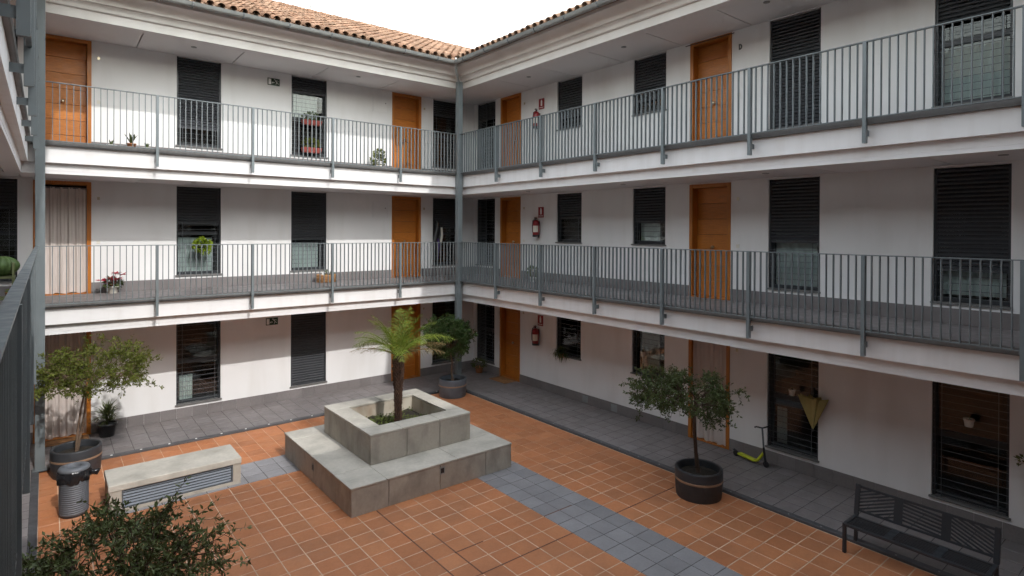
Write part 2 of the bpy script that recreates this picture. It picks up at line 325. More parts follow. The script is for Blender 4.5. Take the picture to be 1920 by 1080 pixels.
for w in 'NEWS':
    par = WINGS[w]
    build_wall(w)
    for f in FL[1:]:
        sweep(w, [(0.095, f - 0.088), (WD, f - 0.088), (WD, f), (0.095, f)], 'gallery_floor', 'gallery_floor', par)
        sweep(w, [(0.083, f - 0.092), (0.095, f - 0.092), (0.095, f + 0.004), (0.083, f + 0.004)], 'slab_edge', 'nosing', par)
        sweep(w, [(0.13, f - 0.39), (0.219, f - 0.39), (0.219, f - 0.093), (0.13, f - 0.093)], 'upper_fascia', 'fascia', par)
        sweep(w, [(0.221, f - 0.525), (BACK, f - 0.525), (BACK, f - 0.092), (0.221, f - 0.092)], 'lower_fascia', 'fascia', par)
        soffit(w, f - 0.583)
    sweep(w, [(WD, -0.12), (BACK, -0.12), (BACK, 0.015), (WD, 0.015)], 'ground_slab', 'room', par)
    # top: ceiling slab, cornice, gutter
    soffit(w, 8.20)
    sweep(w, [(0.25, 8.26), (BACK, 8.26), (BACK, 8.40), (0.25, 8.40)], 'roof_slab', 'cornice', par)
    prof = [(0.222, 8.201), (0.222, 8.372), (0.176, 8.374), (0.162, 8.384), (0.156, 8.41), (0.148, 8.435), (0.130, 8.458), (0.105, 8.474), (0.098, 8.490), (0.048, 8.492), (0.044, 8.51),
            (0.038, 8.535), (0.022, 8.562), (-0.01, 8.588), (-0.06, 8.610), (-0.12, 8.624), (-0.19, 8.632), (-0.23, 8.636), (-0.23, 8.70), (0.249, 8.70), (0.249, 8.201)]
    sweep(w, prof, 'cornice', 'cornice', par)
    gp = [(-0.30 - 0.075 * (1 - math.cos(t)) * 1.0, 8.735 - 0.085 * math.sin(t)) for t in [math.pi * k / 8 for k in range(9)]]
    gi = [(v * 0.94 - 0.0225, 8.735 - (8.735 - z) * 0.9) for v, z in reversed(gp)]
    gp[-1] = (gp[-1][0] - 0.012, gp[-1][1])
    sweep(w, gp + gi, 'gutter', 'zinc', par)
    # gutter brackets
    u0, u1 = ends(w, 0)
    u = u0 + 0.5
    gs = MB()
    for k in range(8):
        (va, za), (vb_, zb_) = gp[k], gp[k + 1]; gs.box((-0.010, min(va, vb_) - 0.004, min(za, zb_) - 0.005), (0.010, max(va, vb_) + 0.001, max(za, zb_)))
    gme = gs.mesh('gutter_bracket', 'bar', (0, 0, 0))
    if w in 'NE':
        while u < u1 - 0.3:
            o = inst('gutter_bracket', gme, par, (u, 0, 0) if w == 'N' else (0, u, 0), (0, 0, 0 if w == 'N' else -math.pi / 2)); u += 0.92
    # recessed ceiling lights
    for zc in (FL[1] - 0.575, FL[2] - 0.575, 8.208):
        for u in LIGHTS[w]:
            p = P(w, u, 0.78, zc)
            MB().lathe((p[0], p[1], p[2] - 0.012), [(0.055, 0), (0.055, 0.008), (0.04, 0.010), (0.04, 0.011)], 16).build('ceiling_light', 'zinc', par)

# ------------------------------------------------------------------ roofs
SL = 0.45; EV = -0.37; ZE = 8.775; RV = 3.8
ANG = math.atan(SL)
def rz(v): return ZE + SL * (v - EV)
def cover_tile():
    b = MB(); n = 6; vs = []; Lt = 0.44
    for y, r, dz in ((0, 0.088, 0.0), (Lt, 0.072, 0.0)):
        for rr in (r, r - 0.014):
            vs += [(rr * math.cos(math.pi * k / n), y, rr * math.sin(math.pi * k / n) + dz) for k in range(n + 1)]
    q = n + 1; fs = []
    for k in range(n):
        fs += [(k + 1, k, 2 * q + k, 2 * q + k + 1), (q + k, q + k + 1, 3 * q + k + 1, 3 * q + k), (k, k + 1, q + k + 1, q + k)]
    return b.add(vs, fs, True)
CT = cover_tile(); CTM = CT.mesh('roof_tile', 'rooftile')
ROT = {'N': 0.0, 'E': -math.pi / 2, 'W': math.pi / 2, 'S': math.pi}
PITCH, ROWX = 0.215, 0.335
for w in 'NEWS':
    roof = empty('roof', P(w, ends(w, 1)[0] / 2, 1.0, 8.7), WINGS[w])
    sweep(w, [(-0.30, 8.705), (RV, rz(RV) - 0.045), (7.9, rz(RV) - 0.045 - SL * (7.9 - RV)), (7.9, 8.405), (-0.1, 8.705)], 'roof_deck', 'rooftile_far', roof)
    spots = []
    u0, u1 = ends(w, RV); nrow = int((RV - EV) / math.cos(ANG) / ROWX) + 1
    u = u0
    while u < u1:
        for r in range(nrow):
            s = r * ROWX; v = EV + s * math.cos(ANG); a, c = ends(w, v)
            if a + 0.05 < u < c - 0.05 and v < RV - 0.1: spots.append((r, u, v))
        u += PITCH
    rng = random.Random(3)
    def loc_rot(r, u, v):
        j = rng.uniform(-1, 1)
        return (*P(w, u + 0.006 * j, v + 0.012 * rng.uniform(-1, 1), rz(v) + 0.012 + 0.004 * j),), (ANG - 0.035 + 0.012 * j, 0.02 * rng.uniform(-1, 1), ROT[w] + 0.02 * j)
    ones = []
    if w in 'NE':
        vis = []
        for sp in spots:
            d = infr(P(w, sp[1], sp[2], rz(sp[2])), 15)
            if d and (w == 'N' or sp[0] == 0): vis.append((d, sp))
        vis.sort(); ones = [sp for d, sp in vis[:300]]
    oset = set(ones)
    for sp in ones:
        l, e = loc_rot(*sp); inst('roof_tile', CTM, roof, l, e)
    b = MB(); cv = [Vector(x) for x in CT.v]
    from mathutils import Euler
    for sp in spots:
        if sp in oset: continue
        l, e = loc_rot(*sp); mm = Matrix.Translation(l) @ Euler(e).to_matrix().to_4x4()
        b.add([mm @ x for x in cv], CT.f, True)
    tag(b.build('roof_tile_field', 'rooftile_far', roof), kind='stuff')
    # channel tiles between the covers
    b = MB(); u = u0 + PITCH / 2
    while u < u1:
        # start where the mitre lets the strip begin
        va = EV + 0.0
        for k in range(60):
            v = EV + k * (RV - EV) / 60; a, c = ends(w, v)
            if a < u < c: va = v; break
        else: u += PITCH; continue
        n = 4; vs = []
        for v in (va, RV):
            vs += [P(w, u + 0.075 * math.cos(math.pi * k / n), v, rz(v) + 0.035 - 0.055 * math.sin(math.pi * k / n)) for k in range(n + 1)]
        b.add(vs, [(k, k + 1, n + 2 + k, n + 1 + k) for k in range(n)], True); u += PITCH
    tag(b.build('channel_tile_field', 'rooftile_far', roof), kind='stuff')
    if w in 'NE':
        u = u0 + 0.2; a, c = ends(w, RV)
        while u < c:
            p = P(w, u, RV, rz(RV) + 0.01)
            inst('ridge_tile', CTM, roof, p, (0, 0.0, -math.pi / 2 if w == 'N' else math.pi), (1.25, 1, 1.1)); u += 0.4
antenna = thing('roof_antenna', 'thin mast standing on the tiled ridge against the sky', 'antenna', (-2.675, 3.8, 10.6))
MB().tube([(-2.675, 3.8, 10.55), (-2.675, 3.8, 10.86)], 0.014, 6).build('mast', 'zinc', antenna)
MB().box((-2.70, 3.785, 10.81), (-2.65, 3.815, 10.90)).build('head', 'zinc', antenna)

# ------------------------------------------------------------------ windows and doors
def window(w, u0, u1, f, kind, shut, back=None, bars=True, parent=None, half=False):
    par = parent or WINGS[w]
    lo, hi = f + ZR[kind][0], f + ZR[kind][1]
    win = empty('window', P(w, (u0 + u1) / 2, WD + 0.1, lo), par)
    t = 0.045
    b = MB()
    for a, c, z0, z1 in ((u0, u0 + t, lo, hi), (u1 - t, u1, lo, hi), (u0 + t, u1 - t, hi - t, hi), (u0 + t, u1 - t, lo, lo + 0.06)):
        wbox(b, w, a, c, WD + 0.11, WD + 0.17, z0, z1)
    zm = lo + (hi - lo) * (0.47 if kind == 'win' else 0.0)
    if kind == 'win': wbox(b, w, u0 + t, u1 - t, WD + 0.115, WD + 0.165, zm - 0.04, zm + 0.04)
    for a in (u0, u1 - 0.035): wbox(b, w, a, a + 0.035, WD + 0.035, WD + 0.09, lo, hi)       # shutter guides
    b.build('frame', 'graphite', win)
    b = MB(); wbox(b, w, u0 - 0.025, u1 + 0.025, WD - 0.035, WD + 0.11, lo - 0.03, lo - 0.002); b.build('sill', 'nosing', win)
    if kind == 'win': zs = ((lo + 0.06, zm - 0.04), (zm + 0.04, hi - t))
    else: zs = ((lo + 0.06, hi - t),)
    for z0, z1 in zs:
        b = MB(); wbox(b, w, u0 + t, u1 - t, WD + 0.136, WD + 0.142, z0, z1); b.build('pane', 'glass', win)
    zb = hi - (hi - lo) * shut
    if shut > 0:
        b = MB(); z = hi - 0.004
        while z - 0.062 > zb - 0.02:
            zz = max(z - 0.062, lo + 0.002)
            a, c = u0 + 0.037, u1 - 0.037
            q = [P(w, a, WD + 0.046, zz), P(w, c, WD + 0.046, zz), P(w, a, WD + 0.040, zz + 0.022), P(w, c, WD + 0.040, zz + 0.022), P(w, a, WD + 0.070, z - 0.007), P(w, c, WD + 0.070, z - 0.007), P(w, a, WD + 0.074, zz), P(w, c, WD + 0.074, zz)]
            b.add(q, [(0, 1, 3, 2), (2, 3, 5, 4), (4, 5, 7, 6), (0, 1, 7, 6)]); z -= 0.062
        wbox(b, w, u0 + 0.037, u1 - 0.037, WD + 0.045, WD + 0.075, max(z - 0.03, lo + 0.002), z - 0.004)
        tag(b.build('roller_shutter', 'shutter', win), kind='stuff')
    if bars and shut < 0.95:
        b = MB(); z = lo + 0.07
        while z < zb - 0.05:
            b.tube([P(w, u0, WD + 0.022, z), P(w, u1, WD + 0.022, z)], 0.0045, 5, False); z += 0.105
        for a in (u0 + 0.12, u1 - 0.12): b.tube([P(w, a, WD + 0.016, lo), P(w, a, WD + 0.016, zb)], 0.005, 5, False)
        tag(b.build('grille', 'bar', win), kind='stuff')
    if back:
        m_, z0, z1, a0, a1 = back
        b = MB(); n = 26; vs = []
        A, B_ = u0 + (u1 - u0) * a0, u0 + (u1 - u0) * a1
        for k in range(n + 1):
            u = A + (B_ - A) * k / n; v = WD + 0.24 + 0.018 * math.sin(k * 1.7)
            vs += [P(w, u, v, lo + (hi - lo) * z0), P(w, u, v, lo + (hi - lo) * z1)]
        b.add(vs, [(2 * k, 2 * k + 2, 2 * k + 3, 2 * k + 1) for k in range(n)], True)
        b.build('window_curtain', m_, win)
    return win

def door(w, u0, u1, f, leaf=True):
    d = empty('door', P(w, (u0 + u1) / 2, WD, f), WINGS[w])
    zt = f + 2.29; t = 0.075
    b = MB(); wbox(b, w, u0, u0 + t, WD - 0.014, WD + 0.21, f, zt); b.build('jamb', 'woodframe', d, bevel=0.004)
    b = MB(); wbox(b, w, u1 - t, u1, WD - 0.014, WD + 0.21, f, zt); b.build('jamb', 'woodframe', d, bevel=0.004)
    b = MB(); wbox(b, w, u0 + t, u1 - t, WD - 0.012, WD + 0.21, zt - t, zt); b.build('head', 'woodframe', d, bevel=0.004)
    b = MB(); wbox(b, w, u0 + t, u1 - t, WD - 0.01, WD + 0.21, f, f + 0.02); b.build('threshold', 'woodframe', d)
    if leaf:
        n = 7; h = (zt - t - f - 0.02) / n
        for k in range(n):
            b = MB(); wbox(b, w, u0 + t + 0.003, u1 - t - 0.003, WD + 0.155, WD + 0.195, f + 0.02 + k * h + 0.003, f + 0.02 + (k + 1) * h - 0.003); b.build('board', 'wood', d, bevel=0.003)
        p = Vector(P(w, (u0 + u1) / 2, WD + 0.135, f + 1.02)); q = Vector(P(w, (u0 + u1) / 2, WD + 0.09, f + 1.02))
        b = MB(); b.tube([p + (p - q) * 0.5, p, q + (p - q) * 0.55, q + (p - q) * 0.3, q], [0.014, 0.014, 0.034, 0.036, 0.016], 12); b.build('knob', 'brass', d)
    else:
        b = MB(); wbox(b, w, u0 + t, u1 - t, WD + 0.60, WD + 0.64, f, zt); b.build('hall_shade_panel', 'room', d)  # dark panel paints in the shade of the hall behind the curtain
    return d

CW = 'curtain_white'
WST = {  # (wing, floor, index): shutter fraction, backing
 ('N', 2, 0): (0.5, None), ('N', 2, 2): (0.80, None), ('N', 2, 3): (0.20, ('blind', 0.45, 1.0, 0.05, 0.8)), ('N', 2, 5): (0.22, None),
 ('N', 1, 0): (0.3, None), ('N', 1, 2): (0.40, (CW, 0.0, 0.42, 0.05, 0.85)), ('N', 1, 3): (0.60, (CW, 0.0, 0.35, 0.05, 0.85)), ('N', 1, 5): (0.45, None),
 ('N', 0, 0): (0.0, None), ('N', 0, 2): (0.06, (CW, 0.0, 0.30, 0.1, 0.4)), ('N', 0, 3): (1.0, None), ('N', 0, 5): (0.0, None),
 ('E', 2, 0): (0.25, None), ('E', 2, 2): (0.75, None), ('E', 2, 3): (0.78, None), ('E', 2, 5): (1.0, None), ('E', 2, 6): (0.38, (CW, 0.0, 0.45, 0.05, 0.95)),
 ('E', 1, 0): (0.0, None), ('E', 1, 2): (0.52, None), ('E', 1, 3): (0.60, (CW, 0.05, 0.4, 0.35, 0.95)), ('E', 1, 5): (0.58, (CW, 0.0, 0.52, 0.15, 0.97)), ('E', 1, 6): (0.75, (CW, 0.05, 0.3, 0.1, 0.95)),
 ('E', 0, 0): (0.0, None), ('E', 0, 2): (0.0, (CW, 0.3, 0.95, 0.0, 0.45)), ('E', 0, 3): (0.0, (CW, 0.1, 0.75, 0.35, 0.9)), ('E', 0, 5): (0.0, (CW, 0.0, 0.35, 0.72, 0.92)), ('E', 0, 6): (0.0, None)}
for w in 'NEWS':
    for i, (k, a, c) in enumerate(OPEN[w]):
        for fi, f in enumerate(FL):
            if k == 'door':
                door(w, a, c, f, leaf=not ((w, fi, i) in (('N', 1, 1), ('N', 0, 1), ('E', 0, 4))))
            else:
                s, bk = WST.get((w, fi, i), (0.6, None)); window(w, a, c, f, k, s, bk)

for f in FL:
    win = [o for o in WINGS['E'].children if o.name.startswith('window') and abs(wloc(o).y - 1.035) < 0.02 and abs(wloc(o).z - f - 0.31) < 0.05][0]
    b = MB(); z = f + 0.33
    while z < f + 2.26:
        b.obox((WD + 0.02, 1.24, z), (0.010, 0, 0.008), (0, 0.20, 0), (-0.0015, 0, 0.002)); z += 0.045
    b.box((WD + 0.005, 1.02, f + 0.315), (WD + 0.03, 1.04, f + 2.28)); b.box((WD + 0.005, 1.44, f + 0.315), (WD + 0.03, 1.46, f + 2.28))
    tag(b.build('folding_shutter_leaf', 'bar', win), kind='stuff')

# skirting tiles at the foot of the walls
sk_mesh = {}
for w in 'NE':
    for fi, f in enumerate(FL):
        u0, u1 = (XW - WD, WD - 0.013) if w == 'N' else (YS - WD, WD - 0.013)
        doors = [(a, c) for k, a, c in OPEN[w] if k == 'door']
        cuts = sorted([u0] + [x for d in doors for x in d] + [u1]); segs = [(cuts[i], cuts[i + 1]) for i in range(0, len(cuts), 2)]
        for a, c in segs:
            if fi == 0:
                n = max(1, round((c - a) / 0.31)); st = (c - a) / n
                for k in range(n):
                    b = MB(); wbox(b, w, a + k * st + 0.002, a + (k + 1) * st - 0.002, WD - 0.012, WD - 0.0005, f, f + 0.225); b.build('skirting_tile', 'walktile', WINGS[w])
            else:
                b = MB(); wbox(b, w, a, c, WD - 0.012, WD - 0.0005, f, f + 0.225); b.build('skirting', 'gallery_floor', WINGS[w])
    # vent plates in the skirting
for y in (-3.14, -4.07):
    b = MB(); b.box((WD - 0.018, y - 0.09, 0.13), (WD - 0.012, y + 0.09, 0.29)); b.box((WD - 0.022, y - 0.05, 0.18), (WD - 0.018, y + 0.05, 0.25)); b.build('vent_plate', 'zinc', WINGS['E'])
# service panels
for f in FL[1:]:
    b = MB(); 
    for a, c, z0, z1 in ((-1.73, -1.26, 1.66, 1.67), (-1.73, -1.26, 2.12, 2.13), (-1.73, -1.72, 1.67, 2.12), (-1.27, -1.26, 1.67, 2.12)): wbox(b, 'N', a, c, WD - 0.006, WD - 0.0005, f + z0, f + z1)
    wbox(b, 'N', -1.70, -1.29, WD - 0.008, WD - 0.0005, f + 1.69, f + 2.10); b.build('service_panel', 'plaster', WINGS['N'])
    MB().lathe((-1.34, WD - 0.01, f + 1.93), [(0.012, 0), (0.012, 0.02)], 8).build('panel_lock', 'black', WINGS['N'])
# door bells and lettering beside the doors
for w, u in (('N', -7.83), ('N', -0.11), ('E', -0.76), ('E', -7.14)):
    for fi, f in enumerate(FL):
        p = P(w, u, WD - 0.012, f + 1.95)
        if (w, u, fi) == ('E', -7.14, 2): continue
        b = MB(); wbox(b, w, u - 0.022, u + 0.022, WD - 0.012, WD - 0.0005, f + 1.93, f + 1.99); b.build('door_plate', 'brass', WINGS[w])
    if w == 'E' or u < -5:
        for f in FL[1:]:
            b = MB(); wbox(b, w, u - 0.03, u + 0.03, WD - 0.010, WD - 0.0005, f + 1.02, f + 1.09); b.build('light_switch', 'cream', WINGS[w])
# the letter D by the top right door
b = MB(); yc, zc = -7.14, 7.865; sh = []
for k in range(9):
    t = math.pi * k / 8; sh.append((-(0.045 * math.sin(t)), 0.055 * math.cos(t)))
for k in range(8):
    (a0, z0), (a1, z1) = sh[k], sh[k + 1]
    q = [(a0 - 0.02, z0), (a1 - 0.02, z1), (a1 * 0.5 - 0.015, z1 * 0.62), (a0 * 0.5 - 0.015, z0 * 0.62)]
    b.add([(WD - 0.008, yc + y, zc + z) for y, z in q] + [(WD, yc + y, zc + z) for y, z in q], [(0, 1, 2, 3), (0, 1, 5, 4), (1, 2, 6, 5), (2, 3, 7, 6), (3, 0, 4, 7)])
b.box((WD - 0.008, yc - 0.02, zc - 0.055), (WD, yc + 0.004, zc + 0.055))
b.build('door_letter', 'bar', WINGS['E'])

# ------------------------------------------------------------------ columns and railings
for x, y, lab in ((0.0, 0.0, 'tall grey steel column in the inner corner where the two wings meet'), (-8.76, 0.0, 'tall grey steel column at the left, where the near handrail ends')):
    t = thing('steel_column', lab, 'column', (x, y, 0.1), 'columns at the corners of the court')
    MB().box((x - 0.07, y - 0.07, 0.1), (x + 0.07, y + 0.07, 8.33)).build('shaft', 'steel', t, bevel=0.006)
    MB().box((x - 0.1, y - 0.1, 0.098), (x + 0.1, y + 0.1, 0.112)).build('base_plate', 'steel', t)
dp = thing('downpipe', 'short bent rainwater pipe joining the gutter to the corner column', 'pipe', (-0.2, -0.2, 8.3))
MB().tube([(-0.30, -0.30, 8.66), (-0.30, -0.30, 8.55), (-0.26, -0.26, 8.48), (-0.12, -0.12, 8.36), (-0.09, -0.09, 8.30)], 0.035, 10).build('pipe', 'zinc', dp)
MB().box((-0.36, -0.36, 8.73), (-0.24, -0.24, 8.84)).build('hopper', 'white', dp)

def railing(w, f, u0, u1, posts, nb, label, top=True, rv=0.0):
    t = thing('gallery_railing', label, 'railing', P(w, (u0 + u1) / 2, rv, f), 'railings along the galleries')
    def Q(u, v, z): return P(w, u, v + rv, z)
    b = MB(); b.box(Q(u0, -0.028, f + 1.012), Q(u1, 0.028, f + 1.025)); b.build('handrail', 'steel', t)
    b = MB(); b.box(Q(u0, -0.02, f - 0.022), Q(u1, 0.02, f - 0.010)); b.build('bottom_rail', 'steel', t)
    dims = (0.023, 0.035) if w in 'NS' else (0.035, 0.023)
    pm = MB().box((-dims[0], -dims[1], -0.356), (dims[0], dims[1], 1.011)).mesh('post', 'steel')
    bd = (0.0055, 0.021) if w in 'NS' else (0.021, 0.0055)
    bmsh = MB().box((-bd[0], -bd[1], -0.0095), (bd[0], bd[1], 1.0115)).mesh('baluster', 'steel')
    b = MB()
    sgn = 1
    for p in posts:
        po = inst('post', pm, t, Q(p, 0, f))
        b = MB(); b.box(Q(p - 0.006, 0.0352, f - 0.25), Q(p + 0.006, 0.1295, f - 0.17)); b.build('bracket', 'steel', po)
    ps = sorted(posts + [u0, u1])
    for a, c in zip(ps[:-1], ps[1:]):
        n = max(2, round((c - a) / nb))
        for k in range(1, n): inst('baluster', bmsh, t, Q(a + (c - a) * k / n, 0, f))
    return t
NP = [-1.749 * k for k in range(1, 5)]; EP = [-1.657 * k for k in range(1, 8)]
railing('N', FL[2], -8.69, -0.07, NP, 0.0972, 'grey bar railing of the sunlit wing, top gallery')
railing('N', FL[1], -8.69, -0.07, NP, 0.0972, 'grey bar railing of the sunlit wing, middle gallery behind the potted poinsettia')
railing('E', FL[2], YS + 0.07, -0.07, EP, 0.0975, 'grey bar railing of the shaded right wing, top gallery')
railing('E', FL[1], YS + 0.07, -0.07, EP, 0.0975, 'grey bar railing of the shaded right wing, middle gallery')
railing('W', FL[1], YS + 0.1, -0.07, EP, 0.0975, 'near grey railing running away from the viewer at the left edge')
railing('W', FL[2], YS + 0.1, -0.07, EP, 0.0975, 'grey railing overhead at the upper left edge, seen edge-on')

# ------------------------------------------------------------------ walkway: kerb, tiles, studs
walk = tag(empty('walkway', (0, 0, 0)), kind='structure')
for w in 'NEWS':
    sweep(w, [(0.07, -0.12), (WD, -0.12), (WD, 0.0985), (0.07, 0.0985)], 'walkway_bed', 'walkgrout', walk)
    sweep(w, [(-0.03, -0.12), (0.0695, -0.12), (0.0695, 0.101), (-0.022, 0.101), (-0.03, 0.094)], 'kerb', 'kerb', walk)
def tilemesh(px, py, h, m, name, ch=0.004):
    a, c = px / 2, py / 2; ai, ci = a - ch, c - ch
    b = MB(); b.add([(-a, -c, 0), (a, -c, 0), (a, c, 0), (-a, c, 0), (-a, -c, h - ch), (a, -c, h - ch), (a, c, h - ch), (-a, c, h - ch), (-ai, -ci, h), (ai, -ci, h), (ai, ci, h), (-ai, ci, h)],
                    [(0, 1, 5, 4), (1, 2, 6, 5), (2, 3, 7, 6), (3, 0, 4, 7), (4, 5, 9, 8), (5, 6, 10, 9), (6, 7, 11, 10), (7, 4, 8, 11), (8, 9, 10, 11)])
    return b
WT = (WD - 0.012 - 0.07) / 5
tb = tilemesh(0.303, WT - 0.010, 0.012, 'walktile', 'walk_tile')
tmN = tb.mesh('paving_tile', 'walktile'); tmE = tilemesh(WT - 0.010, 0.303, 0.012, 'walktile', 'w').mesh('paving_tile', 'walktile')
cand = []
for w in 'NEWS':
    u0, u1 = (XW - WD, WD) if w in 'NS' else (YS - 0.07, 0.07)
    n = round((u1 - u0) / 0.313); st = (u1 - u0) / n
    for i in range(n):
        for j in range(5):
            p = P(w, u0 + (i + 0.5) * st, 0.07 + (j + 0.5) * WT, 0.0895)
            cand.append((infr(p, 20) or 999, w, p))
cand.sort(key=lambda t: t[0])
rng = random.Random(5); rest = MB()
for k, (d, w, p) in enumerate(cand):
    if k < 300 and d < 900: inst('paving_tile', tmN if w in 'NS' else tmE, walk, (p[0], p[1], p[2] + rng.uniform(-.0012, .0012)), (rng.uniform(-.003, .003), rng.uniform(-.003, .003), 0))
    else:
        src = tb if w in 'NS' else None
        hx, hy = (0.153, (WT - 0.007) / 2) if w in 'NS' else ((WT - 0.007) / 2, 0.153)
        rest.box((p[0] - hx, p[1] - hy, p[2]), (p[0] + hx, p[1] + hy, p[2] + 0.012))
tag(rest.build('paving_tile_field', 'walktile', walk), kind='stuff')
st_m = MB().lathe((0, 0, 0), [(0.02, 0), (0.02, 0.004), (0.012, 0.007)], 10).mesh('kerb_stud', 'white')
st_e = MB().lathe((0, 0, 0), [(0.012, 0), (0.012, 0.003), (0.008, 0.005)], 10).mesh('kerb_stud', 'zinc')
for k in range(18): inst('kerb_stud', st_m, walk, (-7.721 + 0.4705 * k - 0.47, 0.015, 0.101))
for k in range(28): inst('kerb_stud', st_e, walk, (0.005, -0.47 - 0.4705 * k, 0.101))

# ------------------------------------------------------------------ courtyard floor
court = tag(empty('courtyard_floor', (-4.4, -6.6, 0)), kind='structure')
MB().box((XW + 0.03, YS + 0.03, -0.12), (-0.03, -0.03, 0.0590)).build('grout_bed', 'grout', court)
PLX0, PLX1, PLY0, PLY1 = -5.16, -2.12, -4.94, -1.89
tp = tilemesh(PX - 0.011, PY - 0.011, 0.015, 'terracotta', 't')
tm_o = tp.mesh('terracotta_tile', 'terracotta'); tg = tilemesh(PX - 0.006, PY - 0.006, 0.015, 'greytile', 'g'); tm_g = tg.mesh('grey_tile', 'greytile')
cand = []
i0 = math.floor((XW - OX) / PX); i1 = math.ceil((0 - OX) / PX); j0 = math.floor((YS - OY) / PY); j1 = math.ceil((0 - OY) / PY)
SX0, SX1 = OX + 8 * PX, OX + 11 * PX               # grey band running towards the viewer
SY0, SY1 = OY + 15 * PY, OY + 18 * PY              # grey band running left from the planter
gb = MB()
for i in range(i0, i1):
    for j in range(j0, j1):
        x0, x1 = max(OX + i * PX, XW + 0.03), min(OX + (i + 1) * PX, -0.03); y0, y1 = max(OY + j * PY, YS + 0.03), min(OY + (j + 1) * PY, -0.03)
        if x1 - x0 < 0.05 or y1 - y0 < 0.05: continue
        xc, yc = (x0 + x1) / 2, (y0 + y1) / 2
        if PLX0 + 0.1 < x0 and x1 < PLX1 - 0.1 and PLY0 + 0.1 < y0 and y1 < PLY1 - 0.1: continue
        grey = (SX0 < xc < SX1 and yc < PLY0 + 0.3) or (SY0 < yc < SY1 and XW + 0.9 < xc < PLX0 + 0.3)
        cand.append((infr((xc, yc, 0.06), 20) or 999, grey, xc, yc, x1 - x0, y1 - y0))
cand.sort(key=lambda t: t[0]); rest = {False: MB(), True: MB()}; cnt = {False: 0, True: 0}
for d, grey, xc, yc, sx, sy in cand:
    if grey: gb.box((xc - sx / 2 - 0.001, yc - sy / 2 - 0.001, 0.047), (xc + sx / 2 + 0.001, yc + sy / 2 + 0.001, 0.0600))
    if d < 900 and cnt[grey] < 300:
        cnt[grey] += 1; g = 0.006 if grey else 0.012
        inst('grey_tile' if grey else 'terracotta_tile', tm_g if grey else tm_o, court, (xc, yc, 0.0472 + rng.uniform(-.001, .001)), (rng.uniform(-.0025, .0025), rng.uniform(-.0025, .0025), 0), (sx / PX, sy / PY, 1))
    else:
        g = 0.003 if grey else 0.0052; gy = 0.003 if grey else 0.0052
        rest[grey].box((xc - sx / 2 + g, yc - sy / 2 + gy, 0.047), (xc + sx / 2 - g, yc + sy / 2 - gy, 0.0622))
for grey, nm, mm in ((False, 'terracotta_tile_field', 'terracotta'), (True, 'grey_tile_field', 'greytile')):
    if rest[grey].v: tag(rest[grey].build(nm, mm, court), kind='stuff')
gb.build('grey_grout', 'walkgrout', court)
for a, c in (((OX + 2 * PX, -7.27), (OX + 2 * PX, -4.95)), ((OX + 3 * PX, -7.27), (OX + 3 * PX, -6.05)), ((-4.52, OY), (SX0, OY)), ((SX1, OY), (-0.5, OY)), ((-4.46, OY + 2 * PY), (-4.0, OY + 2 * PY)),
             ((SX0, OY + 2 * PY), (-2.3, OY + 2 * PY)), ((OX + 2 * PX, -1.7), (OX + 2 * PX, -0.05)), ((-4.757, -13.0), (-4.757, -7.27)), ((-4.757, OY), (-4.52, OY))):
    (xa, ya), (xb, yb) = a, c
    h = 0.009
    b = MB(); b.box((min(xa, xb) - (h if xa == xb else 0), min(ya, yb) - (h if ya == yb else 0), 0.0475), (max(xa, xb) + (h if xa == xb else 0), max(ya, yb) + (h if ya == yb else 0), 0.0640)); b.build('expansion_joint', 'joint', court)

# ------------------------------------------------------------------ planter
pl = thing('planter', 'stepped square concrete planter with a palm growing in it', 'planter', (-3.64, -3.4, 0.06))
G0 = 0.058
UX0, UX1, UY0, UY1 = -4.57, -2.60, -4.33, -2.32; UZ = 1.0; LZ = 0.50
IX0, IX1, IY0, IY1 = -4.235, -2.89, -3.97, -2.68
b = MB(); b.box((PLX0 + 0.05, PLY0 + 0.05, 0.0), (PLX1 - 0.05, PLY1 - 0.05, LZ - 0.05)); b.build('core', 'concrete', pl)
def cladding(x0, x1, y0, y1, z0, z1, cx, cy, th=0.05):   # panels round a block, each its own slab
    xs = [x0] + cx + [x1]
    for a, c in zip(xs[:-1], xs[1:]):
        for yy, y2 in ((y0, y0 + th - 0.002), (y1 - th + 0.002, y1)):
            MB().box((a + 0.004, yy, z0), (c - 0.004, y2, z1)).build('panel', 'concrete', pl, bevel=0.008)
    ys = [y0 + th] + cy + [y1 - th]
    for a, c in zip(ys[:-1], ys[1:]):
        for xx, x2 in ((x0, x0 + th - 0.002), (x1 - th + 0.002, x1)):
            MB().box((xx, a + 0.004, z0), (x2, c - 0.004, z1)).build('panel', 'concrete', pl, bevel=0.008)
cladding(PLX0, PLX1, PLY0, PLY1, G0, LZ - 0.035, [-4.545, -3.62, -2.69], [-4.33, -3.4, -2.5])
def caps(x0, x1, y0, y1, ix0, ix1, iy0, iy1, z0, z1):
    xm, ym = (ix0 + ix1) / 2, (iy0 + iy1) / 2; g = 0.0025
    for a, c, y_, y2 in ((x0, x0 + 0.59, y0, iy0), (x0 + 0.59, xm + 0.3, y0, iy0), (xm + 0.3, x1, y0, iy0), (x0, xm, iy1, y1), (xm, x1, iy1, y1), (x0, ix0, iy0, ym), (x0, ix0, ym, iy1), (ix1, x1, iy0, ym), (ix1, x1, ym, iy1)):
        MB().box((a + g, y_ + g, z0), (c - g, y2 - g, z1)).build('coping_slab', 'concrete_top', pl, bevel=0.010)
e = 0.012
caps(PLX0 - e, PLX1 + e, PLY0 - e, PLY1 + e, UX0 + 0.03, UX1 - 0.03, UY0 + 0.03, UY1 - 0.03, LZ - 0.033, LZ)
cladding(UX0, UX1, UY0, UY1, LZ + 0.001, UZ - 0.037, [-3.90, -3.25], [-3.66, -2.99])
